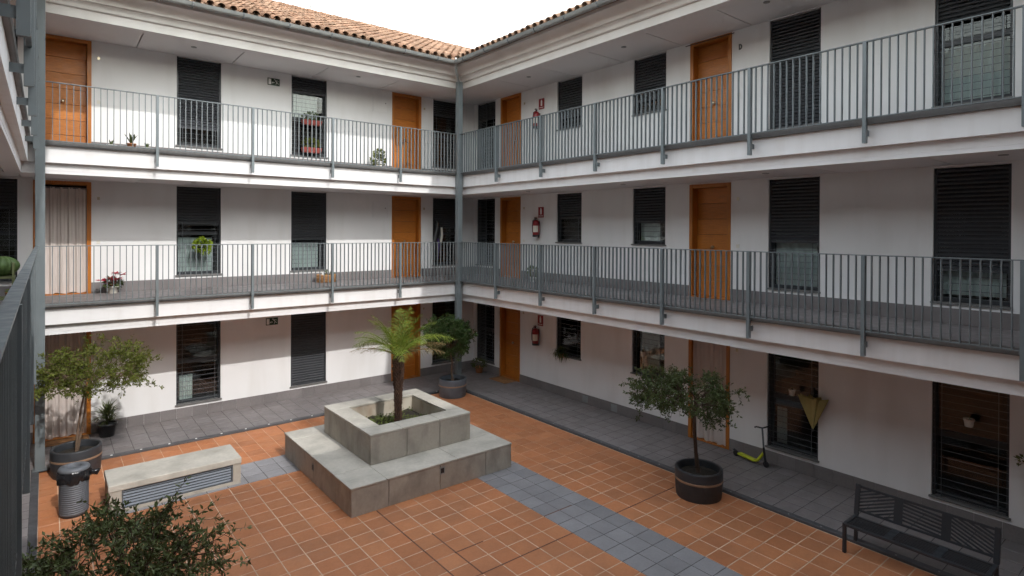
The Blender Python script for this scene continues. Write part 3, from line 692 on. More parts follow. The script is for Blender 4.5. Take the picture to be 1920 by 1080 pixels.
for p0, p1 in (((UX0 + 0.05, UY0 + 0.05, LZ - 0.05), (IX0, UY1 - 0.05, UZ - 0.04)), ((IX1, UY0 + 0.05, LZ - 0.05), (UX1 - 0.05, UY1 - 0.05, UZ - 0.04)),
               ((IX0, UY0 + 0.05, LZ - 0.05), (IX1, IY0, UZ - 0.04)), ((IX0, IY1, LZ - 0.05), (IX1, UY1 - 0.05, UZ - 0.04))):
    MB().box(p0, p1).build('inner_wall', 'concrete_inner', pl)
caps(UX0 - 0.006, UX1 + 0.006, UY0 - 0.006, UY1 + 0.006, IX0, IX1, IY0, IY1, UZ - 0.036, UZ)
b = MB(); n = 14; vs = []
for i in range(n + 1):
    for j in range(n + 1):
        vs.append((IX0 + (IX1 - IX0) * i / n, IY0 + (IY1 - IY0) * j / n, 0.69 + 0.05 * math.sin(i * .9) * math.cos(j * .7) + rng.uniform(-.015, .015)))
b.add(vs, [(i * (n + 1) + j, (i + 1) * (n + 1) + j, (i + 1) * (n + 1) + j + 1, i * (n + 1) + j + 1) for i in range(n) for j in range(n)], True)
b.build('soil', 'soil', pl)
b = MB()
for k in range(2600):
    x, y = rng.uniform(IX0 + .03, IX1 - .03), rng.uniform(IY0 + .03, IY1 - .03)
    if math.sin(x * 5.1 + 1) * math.cos(y * 6.3) + rng.uniform(-.6, .6) < 0.0: continue
    z = 0.69 + rng.uniform(0, .07); a = rng.uniform(0, 6.28); l = rng.uniform(.015, .035); dx, dy = l * math.cos(a), l * math.sin(a)
    b.add([(x, y, z), (x + dx - dy * .4, y + dy + dx * .4, z + rng.uniform(.005, .03)), (x + dx * 1.6, y + dy * 1.6, z + rng.uniform(0, .03)), (x + dx + dy * .4, y + dy - dx * .4, z + rng.uniform(.005, .03))], [(0, 1, 2, 3)])
tag(b.build('ground_cover', 'moss', pl), kind='stuff')
for p0, p1, q0, q1 in (((-3.63, PLY0 - 0.004, 0.31), (-3.53, PLY0 + 0.01, 0.43), (-3.612, PLY0 - 0.008, 0.33), (-3.548, PLY0 - 0.0045, 0.41)), ((PLX0 - 0.004, -3.42, 0.26), (PLX0 + 0.01, -3.32, 0.38), (PLX0 - 0.008, -3.402, 0.28), (PLX0 - 0.0045, -3.338, 0.36))):
    so_ = MB().box(p0, p1).build('socket_box', 'zinc', pl); MB().box(q0, q1).build('socket', 'black', so_)

# ------------------------------------------------------------------ foliage
def leafquad(b, p, d, s, l, wd, fold=0.25):
    # a small folded leaf: two triangles each side of a midrib
    n = d.cross(s).normalized(); t = p + d * l; mL = p + d * l * 0.5 + s * wd + n * wd * fold; mR = p + d * l * 0.5 - s * wd + n * wd * fold
    b.add([p, mL, t, mR], [(0, 1, 2), (0, 2, 3)])
def rvec(r): 
    z = r.uniform(-1, 1); a = r.uniform(0, 2 * math.pi); q = math.sqrt(1 - z * z); return Vector((q * math.cos(a), q * math.sin(a), z))
def bush(parent, base, trunks, centre, rad, nclu, nleaf, leaf, lw, lm, bark, seed, spread=0.13, flat=0.0, stem_r=0.022):
    """A small tree: trunk(s), forked limbs to the leaf clumps, and a crown of leaves round them."""
    r = random.Random(seed); base = Vector(base); cen = Vector(centre); rad = Vector(rad)
    fork = cen + Vector((0, 0, -rad.z * 0.75)); fork.x = base.x * 0.45 + cen.x * 0.55; fork.y = base.y * 0.45 + cen.y * 0.55
    tr = MB(); lim = MB(); cr = MB()
    forks = []
    for k in range(trunks):
        off = Vector((r.uniform(-.05, .05), r.uniform(-.05, .05), 0)) * (1 if trunks > 1 else 0.2)
        fk = fork + rvec(r) * 0.05
        pts = [base + off, base.lerp(fk, .35) + rvec(r) * .025 + off * .8, base.lerp(fk, .7) + rvec(r) * .03, fk]
        tr.tube(pts, [stem_r * 1.3, stem_r, stem_r * .9, stem_r * .8], 8); forks.append(fk)
    mains = []
    for k in range(7 + trunks):
        d = rvec(r); d.z = abs(d.z) * 0.7 + 0.1
        e = cen + Vector((d.x * rad.x, d.y * rad.y, (d.z - 0.35) * rad.z)) * 0.62
        fk = r.choice(forks); mid = fk.lerp(e, .5) + Vector((0, 0, 0.06)) + rvec(r) * .05
        lim.tube([fk, mid, e], [stem_r * .6, stem_r * .4, stem_r * .22], 6); mains += [(mid, e)]
    for k in range(nclu):
        d = rvec(r); q = r.uniform(0.35, 1.0) ** 0.55
        wob = 1 + 0.22 * math.sin(d.x * 4 + seed) * math.cos(d.y * 5 + seed * 2) + 0.12 * math.sin(d.z * 7 + seed)
        c = cen + Vector((d.x * rad.x, d.y * rad.y, d.z * rad.z)) * q * wob
        if c.z < cen.z - rad.z * (0.75 - flat) and r.random() < 0.6: continue
        a, e = min(mains, key=lambda t: (t[1] - c).length); st = a.lerp(e, r.uniform(.4, 1))
        mid = st.lerp(c, .5) + rvec(r) * .04
        lim.tube([st, mid, c], [stem_r * .2, stem_r * .13, stem_r * .07], 4, False)
        out = (c - cen); out = out.normalized() if out.length > 1e-3 else rvec(r)
        tw = [(mid, c)]
        for q2 in range(r.randint(3, 5)):
            s0 = mid.lerp(c, r.uniform(.2, 1)); e2 = s0 + (out * .5 + rvec(r)).normalized() * spread * r.uniform(.7, 1.7)
            lim.tube([s0, e2], [stem_r * .09, stem_r * .05], 3, False); tw.append((s0, e2))
        for q2 in range(nleaf):
            s0, e2 = r.choice(tw); p = s0.lerp(e2, r.uniform(.1, 1.05)) + rvec(r) * .012
            dd = ((e2 - s0).normalized() * .6 + rvec(r)).normalized()
            ss = dd.cross(rvec(r)); ss = ss.normalized() if ss.length > 1e-3 else Vector((1, 0, 0))
            leafquad(cr, p, dd, ss, leaf * r.uniform(.6, 1.3), lw * r.uniform(.7, 1.2))
    tr.build('trunk', bark, parent); lim.build('branches', bark, parent); tag(cr.build('crown', lm, parent), kind='stuff')
def tub(x, y, r, h, m, label, group='round planter tubs', oval=1.0, z0=None):
    z0 = 0.0625 if z0 is None else z0
    t = thing('planter_tub', label, 'plant pot', (x, y, z0), group)
    o = MB().lathe((x, y, z0), [(r * .93, 0), (r * .95, 0.02), (r, h * .62), (r, h * .97), (r * .99, h), (r * .88, h), (r * .87, h * .96), (r * .86, h * .7)], 40, 1, oval); o.build('body', m, t)
    MB().lathe((x, y, z0 + h * .60), [(r * 1.004, 0), (r * 1.012, .008), (r * 1.012, .028), (r * 1.004, .036)], 40, 1, oval).build('band', 'band', t)
    MB().lathe((x, y, z0 + h * .72), [(r * .855, 0), (r * .84, 0.02), (r * .5, .035), (r * .1, .04)], 28, 1, oval).build('soil', 'soil', t)
    return t
tub(-8.26, -0.42, 0.37, 0.46, 'tub', 'dark grey round tub with a pale band, behind the litter bin')
tub(-0.46, -0.44, 0.36, 0.46, 'tub_worn', 'worn blue-grey tub standing in the inner corner of the court')
tub(-0.42, -7.68, 0.375, 0.45, 'tub', 'black round tub with bronze band on the right beside the bench')
tub(-8.25, -7.70, 0.375, 0.45, 'tub', 'dark tub hidden under the dense foreground tree')

t = thing('potted_tree', 'sunlit yellow-green small-leaved tree in the tub behind the litter bin', 'tree', (-8.26, -0.42, 0.42), 'potted trees')
bush(t, (-8.26, -0.42, 0.42), 2, (-8.00, -0.55, 1.86), (0.92, 0.82, 0.54), 185, 62, 0.052, 0.0115, 'leaf_yellow', 'bark', 11, 0.12, stem_r=0.019)
t = thing('potted_tree', 'shaded round green tree in the inner corner behind the palm', 'tree', (-0.46, -0.44, 0.42), 'potted trees')
bush(t, (-0.46, -0.44, 0.42), 2, (-0.60, -0.46, 1.62), (0.66, 0.66, 0.58), 170, 80, 0.065, 0.012, 'leaf_mid', 'bark', 12, 0.12)
t = thing('potted_tree', 'spreading olive-green tree in the black tub near the bench', 'tree', (-0.42, -7.68, 0.42), 'potted trees')
bush(t, (-0.42, -7.68, 0.42), 1, (-0.62, -7.55, 1.70), (0.80, 1.0, 0.42), 165, 55, 0.055, 0.012, 'leaf_olive', 'bark_dark', 13, 0.13, stem_r=0.03)
t = thing('potted_tree', 'dense dark green tree filling the lower left foreground', 'tree', (-8.25, -7.70, 0.42), 'potted trees')
bush(t, (-8.25, -7.70, 0.42), 2, (-8.27, -7.62, 1.60), (0.76, 0.76, 0.52), 200, 58, 0.054, 0.0100, 'leaf_dark', 'bark_dark', 14, 0.14, stem_r=0.03)

# palm
PB = Vector((-3.54, -3.32, 0.60)); PT = Vector((-3.54, -3.33, 1.98))
palm = thing('palm_tree', 'young palm with arching feathery fronds in the concrete planter', 'palm tree', PB)
tk = MB(); prof = [(0.050, 0), (0.040, .1), (0.042, .40), (0.060, .78), (0.088, 1.10), (0.085, 1.28), (0.06, 1.40)]
tk.lathe(PB, prof, 14); tk.build('trunk', 'palmbark', palm)
sc = MB()
def prad(z):
    for (r0, z0), (r1, z1) in zip(prof[:-1], prof[1:]):
        if z0 <= z <= z1: return r0 + (r1 - r0) * (z - z0) / (z1 - z0)
    return prof[-1][0]
nrow = 34
for i in range(nrow):
    z = 0.06 + 1.30 * i / nrow; r0 = prad(z)
    for j in range(9):
        a = 2 * math.pi * (j + 0.5 * (i % 2)) / 9 + rng.uniform(-.08, .08); ca, sa = math.cos(a), math.sin(a); h = 0.05; wv = 0.036 * r0 / 0.09
        o = Vector((ca, sa, 0)); s = Vector((-sa, ca, 0)); p = PB + Vector((0, 0, z)) + o * (r0 - .004)
        tip = p + o * (0.030 + rng.uniform(0, .022)) + Vector((0, 0, h + rng.uniform(-.01, .015)))
        sc.add([p - s * wv, p + s * wv, p + o * 0.006 - Vector((0, 0, h * .6)), tip, p + Vector((0, 0, h * 1.2))], [(2, 1, 3), (0, 2, 3), (1, 4, 3), (4, 0, 3)])
tag(sc.build('leaf_bases', 'palmbark', palm), kind='stuff')
def frond(az, el, L, droop, m, seed, dens=1.0):
    r = random.Random(seed); b = MB(); hd = Vector((math.cos(az), math.sin(az), 0)); side = Vector((-math.sin(az), math.cos(az), 0))
    pts = []; p = PT + hd * 0.05 + Vector((0, 0, .02)); ang = el; n = 16
    for k in range(n + 1):
        pts.append(p.copy()); p = p + (hd * math.cos(ang) + Vector((0, 0, 1)) * math.sin(ang)) * L / n; ang -= droop / n * (0.5 + 1.2 * k / n)
    b.tube(pts, [0.013 * (1 - .85 * k / n) for k in range(n + 1)], 5, False)
    cnt = int(40 * dens)
    for k in range(cnt):
        t = 0.13 + 0.87 * k / cnt; i = min(int(t * n), n - 1); q = pts[i].lerp(pts[i + 1], t * n - i); dirn = (pts[i + 1] - pts[i]).normalized(); upv = side.cross(dirn)
        ll = 0.30 * L * r.uniform(.7, 1.15) * math.sin(math.pi * min(1, 0.18 + 0.85 * t)) ** 0.7 + 0.03
        for s in (-1, 1):
            if r.random() < 0.06: continue
            d = (side * s * 0.8 + dirn * r.uniform(.55, .9) + upv * -r.uniform(-.35, .25)).normalized()
            mid = q + d * ll * .5; e = q + d * ll * r.uniform(.85, 1.05) - Vector((0, 0, ll * r.uniform(.1, .3)))
            wv = upv.cross(d).normalized() * 0.0042
            b.add([q - wv * .5, q + wv * .5, mid + wv, mid - wv, e], [(0, 1, 2, 3), (3, 2, 4)])
    b.build('frond', m, palm)
for k in range(22):
    az = k * 2.39996 + 0.3 + rng.uniform(-.25, .25); tier = k / 22
    el = R_(84 - 50 * tier ** 0.8 + rng.uniform(-7, 7)); L = 0.86 + 0.26 * tier + rng.uniform(-.12, .08)
    frond(az, el, L, R_(38 + 58 * tier + rng.uniform(-12, 15)), 'frond', 100 + k)
for k, (az, el) in enumerate(((2.45, 22), (-0.45, 30), (-0.9, 24), (-0.15, 26), (2.0, 15))):
    frond(az, R_(el), 0.9, R_(48), 'frond_dry', 200 + k, 0.7)

# ------------------------------------------------------------------ vent box / concrete bench
vb = thing('concrete_vent_bench', 'low concrete bench box with a louvred vent in its front', 'bench', (-7.03, -2.28, 0.06))
X0, X1, Y0, Y1, ZT = -7.95, -6.12, -2.65, -1.90, 0.50
MB().box((X0, Y0, 0.06), (X1, Y1, 0.115)).build('plinth', 'concrete', vb, bevel=0.004)
MB().box((X0, Y0, 0.1155), (X0 + 0.16, Y1, 0.40)).build('end_block', 'concrete', vb, bevel=0.004)
MB().box((X1 - 0.12, Y0, 0.1155), (X1, Y1, 0.40)).build('end_block', 'concrete', vb, bevel=0.004)
MB().box((X0 + 0.16, Y0 + 0.12, 0.1155), (X1 - 0.12, Y1, 0.40)).build('body', 'black', vb)  # black fill paints the shade of the hollow behind the louvre slats
MB().box((X0 + 0.16, Y1 - 0.05, 0.1155), (X1 - 0.12, Y1 + 0.002, 0.40)).build('back_panel', 'concrete', vb)
MB().box((X0 - 0.01, Y0 - 0.012, 0.4005), (X1 + 0.01, Y1 + 0.01, ZT)).build('seat_slab', 'concrete_top', vb, bevel=0.012)
lou = MB(); a, c = X0 + 0.162, X1 - 0.122
for p, q in (((a, Y0 + .005, .1165), (a + .02, Y0 + .05, .3995)), ((c - .02, Y0 + .005, .1165), (c, Y0 + .05, .3995)), ((a + .02, Y0 + .005, .1165), (c - .02, Y0 + .05, .13)), ((a + .02, Y0 + .005, .386), (c - .02, Y0 + .05, .3995))): lou.box(p, q)
lo_ = lou.build('louvre_frame', 'bar', vb)
for k in range(6):
    z = 0.150 + k * 0.044
    MB().obox(((a + c) / 2, Y0 + 0.032, z), ((c - a) / 2 - 0.02, 0, 0), (0, 0.012, 0.012), (0, -0.0012, 0.0012)).build('slat', 'louvre', lo_)

# litter bin
bx, by = -8.35, -2.24
bn = thing('litter_bin', 'ribbed grey litter bin with a black bag folded over its rim', 'bin', (bx, by, 0.0625))
prof = [(0.172, 0.03)]
for k in range(17):
    z = 0.04 + k * 0.031; prof += [(0.172, z), (0.182, z + 0.008), (0.182, z + 0.018), (0.172, z + 0.026)]
MB().lathe((bx, by, 0.0625), prof, 36).build('drum', 'binmetal', bn)
MB().lathe((bx, by, 0.0625), [(0.165, 0), (0.165, 0.04)], 28).build('foot', 'black', bn)
n = 48; vs = []
for r, z, am in ((0.188, 0.50, .016), (0.203, 0.54, .018), (0.21, 0.60, .016), (0.205, 0.655, .012), (0.192, 0.675, .004)):
    for j in range(n):
        t = 2 * math.pi * j / n; rr = r + am * math.sin(9 * t + z * 30) * math.sin(4 * t) + am * .5 * math.sin(17 * t); vs.append((bx + rr * math.cos(t), by + rr * math.sin(t), 0.0625 + z + .012 * math.sin(5 * t) * (z < .6)))
b = MB(); b.add(vs, [(i * n + j, i * n + (j + 1) % n, (i + 1) * n + (j + 1) % n, (i + 1) * n + j) for i in range(4) for j in range(n)], True)
b.tube([(bx + .19, by - .02, .66), (bx + .25, by - .04, .64), (bx + .30, by - .05, .665), (bx + .27, by - .03, .60)], [.03, .045, .03, .02], 8); b.build('bin_bag', 'bag', bn)
MB().lathe((bx, by, 0.0625), [(0.195, 0.672), (0.198, 0.69), (0.185, 0.712), (0.10, 0.722), (0.095, 0.715), (0.09, 0.66)], 36).build('lid', 'binmetal', bn)

# ------------------------------------------------------------------ metal bench
be = thing('park_bench', 'dark metal bench with diagonal slats in its backrest', 'bench', (-0.2, -10.63, 0.06))
BY0, BY1, BX0, BX1 = -11.40, -9.85, -0.40, 0.0
for y in (BY1 - 0.02, BY0 + 0.02):
    MB().box((BX0, y - 0.02, 0.063), (BX0 + 0.045, y + 0.02, 0.455)).build('leg', 'benchmetal', be, bevel=0.004)
    MB().obox((BX1 + 0.0, y, 0.28), (0.022, 0, 0), (0, 0.02, 0), (0.012, 0, 0.178)).build('leg', 'benchmetal', be, bevel=0.004)
    MB().obox((BX1 + 0.035, y, 0.655), (0.016, 0, 0), (0, 0.03, 0), (0.03, 0, 0.20)).build('back_post', 'benchmetal', be, bevel=0.004)
    MB().box((BX0 + 0.046, y - 0.02, 0.42), (BX1 - 0.02, y + 0.02, 0.455)).build('seat_bearer', 'benchmetal', be)
MB().box((BX0, BY0 + 0.041, 0.42), (BX0 + 0.04, BY1 - 0.041, 0.455)).build('front_rail', 'benchmetal', be, bevel=0.006)
MB().box((BX1 - 0.06, BY0 + 0.041, 0.42), (BX1 - 0.025, BY1 - 0.041, 0.455)).build('rear_rail', 'benchmetal', be, bevel=0.004)
bays = [(BY1 - 0.05, BY1 - 0.47), (BY1 - 0.56, BY1 - 0.99), (BY1 - 1.08, BY1 - 1.50)]
for a, c in bays:
    for k in range(7):
        x = BX0 + 0.062 + k * 0.0385
        MB().box((x - 0.007, c, 0.432), (x + 0.007, a, 0.45)).build('seat_slat', 'benchmetal', be)
for y in (BY1 - 0.515, BY1 - 1.035):
    MB().box((BX0 + 0.041, y - 0.042, 0.43), (BX1 - 0.061, y + 0.042, 0.452)).build('seat_plate', 'benchmetal', be)
def bk(y, z, dv=0.0): return Vector((BX1 + 0.035 + 0.15 * (z - 0.655) + dv, y, z))
for z in (0.52, 0.83): MB().obox(bk((BY0 + BY1) / 2, z), (0.008, 0, 0), (0, (BY1 - BY0) / 2 - 0.05, 0), (0.002, 0, 0.014)).build('back_rail', 'benchmetal', be)
for y in (BY1 - 0.515, BY1 - 1.035): MB().obox(bk(y, 0.675, -0.003), (0.005, 0, 0), (0, 0.05, 0), (0.024, 0, 0.165)).build('back_plate', 'benchmetal', be)
for bi, (a, c) in enumerate(bays):
    for k in range(-4, 9):
        y0 = a - k * 0.07; z0, z1 = 0.53, 0.82; sl = (0.20 if bi != 1 else 0.0)
        if bi == 1:
            if k < 0 or k > 5: continue
            z = 0.56 + k * 0.045; pa, pb = bk(a, z + .02), bk(c, z - 0.02)
        else:
            s = 1 if bi == 0 else -1
            z = 0.40 + (k + 4) * 0.045; pa, pb = bk(a, z - s * 0.09), bk(c, z + s * 0.09)
            def clip(p, q):
                for lim, up in ((0.53, False), (0.82, True)):
                    if (p.z > lim) == up and (q.z > lim) == up and p.z != lim: return None
                    if (p.z > lim) == up: p = p.lerp(q, (lim - p.z) / (q.z - p.z))
                    elif (q.z > lim) == up: q = q.lerp(p, (lim - q.z) / (p.z - q.z))
                return p, q
            cq = clip(pa, pb)
            if not cq: continue
            pa, pb = cq
        if (pa - pb).length < 0.04: continue
        d = (pb - pa) / 2; MB().obox((pa + pb) / 2, d, (0.004, 0, 0), Vector((0.15 * 0.012, 0, 0.012))).build('back_slat', 'benchmetal', be)

# ------------------------------------------------------------------ wall signs and fire extinguishers
def exit_sign(x, z, lab):
    t = thing('exit_sign', lab, 'sign', (x, WD, z), 'emergency exit signs'); y = WD
    MB().box((x - 0.14, y - 0.02, z - 0.085), (x + 0.14, y - 0.0005, z + 0.085)).build('plate', 'signgreen', t)
    MB().box((x - 0.128, y - 0.0225, z - 0.068), (x - 0.062, y - 0.0205, z + 0.068)).build('doorway_symbol', 'white', t)
    b = MB(); yy = y - 0.0215
    def bar(a, c, w_): 
        a, c = Vector((x + a[0], yy, z + a[1])), Vector((x + c[0], yy, z + c[1])); d = (c - a) / 2; n_ = Vector((-d.z, 0, d.x)).normalized() * w_ * 0.55; b.obox((a + c) / 2, d, n_, (0, 0.001, 0))
    bar((0.03, 0.045), (0.075, -0.01), .012); bar((0.075, -0.01), (0.115, -0.045), .008); bar((0.07, -0.012), (0.05, -0.055), .008); bar((0.035, 0.035), (0.085, 0.04), .006); bar((0.085, 0.04), (0.11, 0.02), .006)
    b.lathe((x + 0.018, yy - 0.001, z + 0.058), [(0.011, -0.011), (0.011, 0.011)], 8)
    bar((-0.04, -0.02), (0.02, -0.012), .008); bar((-0.045, -0.02), (-0.02, -0.002), .006); bar((-0.045, -0.02), (-0.02, -0.04), .006)
    b.build('running_symbol', 'white', t)
exit_sign(-4.335, 7.945, 'dark green exit sign on the top floor of the sunlit wing')
exit_sign(-4.36, 2.085, 'dark green exit sign on the ground floor of the sunlit wing')
for fi, nm in ((0, 'ground'), (1, 'middle'), (2, 'top')):
    f = FL[fi]
    t = thing('fire_sign', f'red fire extinguisher sign on the {nm} floor of the right wing', 'sign', (WD, -1.47, f + 1.69), 'fire extinguisher signs')
    z0 = f + 1.69; MB().box((WD - 0.012, -1.575, z0), (WD - 0.0005, -1.365, z0 + 0.28)).build('plate', 'red', t)
    b = MB(); b.box((WD - 0.014, -1.505, z0 + 0.085), (WD - 0.0125, -1.445, z0 + 0.215)); b.box((WD - 0.014, -1.49, z0 + 0.215), (WD - 0.0125, -1.455, z0 + 0.25)); b.box((WD - 0.014, -1.555, z0 + 0.035), (WD - 0.0125, -1.385, z0 + 0.05)); b.build('symbol', 'white', t)
    x, y, z0 = WD - 0.11, -1.385, f + 1.17
    t = thing('fire_extinguisher', f'red fire extinguisher hung on the {nm} floor wall of the right wing', 'extinguisher', (x, y, z0), 'fire extinguishers')
    MB().lathe((x, y, z0), [(0.085, 0.05), (0.09, 0.06), (0.09, 0.37), (0.08, 0.41), (0.05, 0.445), (0.025, 0.455)], 24).build('cylinder', 'red', t)
    MB().lathe((x, y, z0), [(0.08, 0.0), (0.091, 0.004), (0.091, 0.058), (0.08, 0.0585)], 24).build('foot_ring', 'black', t)
    b = MB(); b.tube([(x, y, z0 + .455), (x, y, z0 + .50)], 0.018, 10); b.box((x - .06, y - .012, z0 + .49), (x + .03, y + .012, z0 + .505)); b.box((x - .055, y - .01, z0 + .515), (x + .02, y + .01, z0 + .527)); b.build('valve', 'black', t)
    MB().tube([(x, y + .02, z0 + .48), (x - .02, y + .10, z0 + .44), (x - .03, y + .115, z0 + .3), (x - .03, y + .105, z0 + .12)], 0.011, 8).build('hose', 'black', t)
    b = MB(); vs = []
    for zz in (0.13, 0.30):
        for k in range(7): a = math.pi * (0.95 + 0.09 * k); vs.append((x + .0915 * math.cos(a), y + .0915 * math.sin(a), z0 + zz))
    b.add(vs, [(k, k + 1, 8 + k, 7 + k) for k in range(6)], True); b.build('label', 'cream', t)
    MB().box((x + 0.09, y - 0.03, z0 + 0.3), (WD - 0.0005, y + 0.03, z0 + 0.42)).build('wall_bracket', 'black', t)

# ------------------------------------------------------------------ door curtains
def curtain(w, u0, u1, f, lab, seed, zb=0.03):
    r = random.Random(seed); t = thing('door_curtain', lab, 'curtain', P(w, (u0 + u1) / 2, WD + 0.04, f), 'curtains hung in open doorways')
    b = MB(); n = 90; m_ = 8; vs = []; a, c = u0 + 0.078, u1 - 0.078
    for j in range(m_ + 1):
        zt = j / m_
        for k in range(n + 1):
            s = k / n; amp = 0.022 * (1.15 - .5 * zt); v = WD + 0.045 + amp * math.sin(s * 2 * math.pi * 5.5 + seed) + 0.010 * math.sin(s * 2 * math.pi * 13 + seed * 3 + zt)
            u = a + (c - a) * (s + 0.006 * math.sin(s * 33 + zt * 2)); vs.append(P(w, u, v, f + zb + 0.012 * math.sin(s * 20) * (1 - zt) + (2.165 - zb) * zt))
    b.add(vs, [(j * (n + 1) + k, j * (n + 1) + k + 1, (j + 1) * (n + 1) + k + 1, (j + 1) * (n + 1) + k) for j in range(m_) for k in range(n)], True); b.build('cloth', 'curtain', t)
    MB().tube([P(w, u0 + .076, WD + .045, f + 2.15), P(w, u1 - .076, WD + .045, f + 2.15)], 0.009, 8).build('rod', 'bar', t)
curtain('N', -8.875, -7.95, FL[1], 'pale pink curtain in the middle-floor doorway beside the poinsettia', 1)
curtain('N', -8.875, -7.95, FL[0], 'pale curtain in the ground-floor doorway behind the sunlit potted tree', 2)
curtain('E', -6.99, -6.065, FL[0], 'pale curtain in the shaded ground-floor doorway behind the olive-green tree', 3)
cr_ = thing('curtain_rod', 'bare curtain rod over the top-floor door by the letter D', 'rod', (WD - 0.04, -6.53, 8.21))
MB().tube([(WD - .045, -7.06, 8.15), (WD - .045, -5.98, 8.15)], 0.009, 8).build('rod', 'black', cr_)

# ------------------------------------------------------------------ small pots and plants
def pot(parent, x, y, z, r, h, m, soil=True, name='pot'):
    MB().lathe((x, y, z), [(r * .72, 0), (r * .75, .004), (r * .95, h * .82), (r * 1.04, h * .83), (r * 1.05, h), (r * .92, h), (r * .9, h * .85)], 20).build(name, m, parent)
def spiky(b, c, n, L, wd, r, el=(20, 85), droop=0.5):
    c = Vector(c)
    for k in range(n):
        a = r.uniform(0, 6.283); e = R_(r.uniform(*el)); hd = Vector((math.cos(a), math.sin(a), 0)); s = Vector((-math.sin(a), math.cos(a), 0)); l = L * r.uniform(.7, 1.1)
        p0 = c + hd * .01; p1 = p0 + (hd * math.cos(e) + Vector((0, 0, math.sin(e)))) * l * .55; e2 = e - droop * r.uniform(.5, 1.4); p2 = p1 + (hd * math.cos(e2) + Vector((0, 0, math.sin(e2)))) * l * .45
        b.add([p0 - s * wd * .6, p0 + s * wd * .6, p1 + s * wd, p1 - s * wd, p2], [(0, 1, 2, 3), (3, 2, 4)])
def leafy(b, c, rad, n, l, wd, r):
    c = Vector(c)
    for k in range(n):
        d = rvec(r); p = c + Vector((d.x * rad[0], d.y * rad[1], d.z * rad[2])) * r.uniform(.3, 1) ** .5; dd = (d + rvec(r) * .8).normalized(); s = dd.cross(rvec(r)).normalized(); leafquad(b, p, dd, s, l * r.uniform(.7, 1.3), wd * r.uniform(.7, 1.3))
r = random.Random(21)
t = thing('potted_plant', 'spiky green plant in a black pot beside the ground-floor curtain', 'plant', (-7.70, 1.30, 0.10), 'small potted plants')
pot(t, -7.70, 1.30, 0.102, 0.17, 0.27, 'black'); b = MB(); b.tube([(-7.70, 1.30, .30), (-7.70, 1.30, .55)], .02, 6); spiky(b, (-7.70, 1.30, .5), 90, .38, .012, r, (0, 88), .6); spiky(b, (-7.66, 1.28, .40), 40, .3, .012, r, (0, 70), .6); b.build('leaves', 'leaf_dark', t)
t = thing('poinsettia', 'red poinsettia in a cream pot on the middle gallery floor', 'plant', (-7.60, 1.42, 3.0), 'small potted plants')
pot(t, -7.60, 1.42, 3.0, 0.105, 0.15, 'cream'); b = MB(); leafy(b, (-7.60, 1.42, 3.21), (.13, .12, .08), 90, .09, .028, r); b.build('leaves', 'leaf_olive', t)
for k, (dx, dz) in enumerate(((-.20, .29), (-.10, .30), (.02, .28), (.05, .41), (.16, .39), (-.02, .33), (.08, .31))):
    b = MB(); c = Vector((-7.60 + dx, 1.40 + r.uniform(-.08, .05), 3.0 + dz))
    for q in range(14):
        a = q * 2.4; dd = Vector((math.cos(a), math.sin(a) * .8 - .3, r.uniform(-.2, .35))).normalized(); leafquad(b, c, dd, dd.cross(Vector((0, 0, 1))).normalized(), .115 * r.uniform(.7, 1.1), .032)
    b.tube([c, (-7.60, 1.42, 3.15)], .004, 4, False); b.build('flower', 'flower', t)
t = thing('hanging_plant', 'lime green leafy plant hung on a middle-floor window grille', 'plant', (-5.93, 1.57, 3.85), 'plants on the window grilles')
b = MB(); leafy(b, (-5.93, 1.52, 3.97), (.21, .11, .14), 230, .06, .028, r); leafy(b, (-5.93, 1.52, 4.08), (.10, .08, .08), 60, .05, .025, r); leafy(b, (-5.86, 1.52, 3.84), (.10, .08, .08), 60, .05, .025, r); b.build('leaves', 'leaf_lime', t); pot(t, -5.93, 1.56, 3.82, .08, .11, 'black')
bk_ = thing('wicker_basket', 'brown wicker basket on the middle gallery floor', 'basket', (-3.10, 1.40, 3.0))
MB().lathe((-3.10, 1.40, 3.0), [(.22, 0), (.245, .04), (.265, .16), (.27, .20), (.25, .20), (.24, .16), (.21, .04)], 24, 1, .75).build('body', 'wicker', bk_)
b = MB(); 
for k in range(5): b.tube([(-3.10 + .258 * math.cos(a), 1.40 + .194 * math.sin(a), 3.02 + .036 * k + .004 * math.sin(12 * a)) for a in [2 * math.pi * q / 28 for q in range(29)]], .010, 5, False)
b.build('weave', 'wicker', bk_); MB().lathe((-3.20, 1.36, 3.06), [(.035, 0), (.04, .14), (.02, .20), (.02, .22)], 12).build('white_bottle', 'white', bk_)
b = MB(); leafy(b, (-3.05, 1.42, 3.22), (.15, .10, .06), 90, .05, .016, r); b.build('greens', 'leaf_mid', bk_)
for z, hgt, nm in ((6.98, .12, 'upper'), (6.28, .13, 'lower')):
    t = thing('flower_trough', f'{nm} of the two red flower troughs hung on a top-floor grille', 'plant pot', (-3.43, 1.56, z), 'red troughs on the window grille')
    MB().add([(-3.65, 1.50, z), (-3.21, 1.50, z), (-3.21, 1.63, z), (-3.65, 1.63, z), (-3.68, 1.47, z + hgt), (-3.18, 1.47, z + hgt), (-3.18, 1.645, z + hgt), (-3.68, 1.645, z + hgt)], [(0, 3, 2, 1), (4, 5, 6, 7), (0, 1, 5, 4), (1, 2, 6, 5), (2, 3, 7, 6), (3, 0, 4, 7)]).build('trough', 'redpot', t, bevel=.012)
    b = MB(); leafy(b, (-3.43, 1.56, z + hgt + (.10 if nm == 'upper' else .12)), (.22, .07, .11), 170, .06, .018, r); b.build('leaves', 'leaf_olive' if nm == 'upper' else 'leaf_yellow', t)
t = thing('potted_plant', 'leafy green plant on the top gallery floor left of the oak door', 'plant', (-1.72, 1.30, 5.9), 'small potted plants')
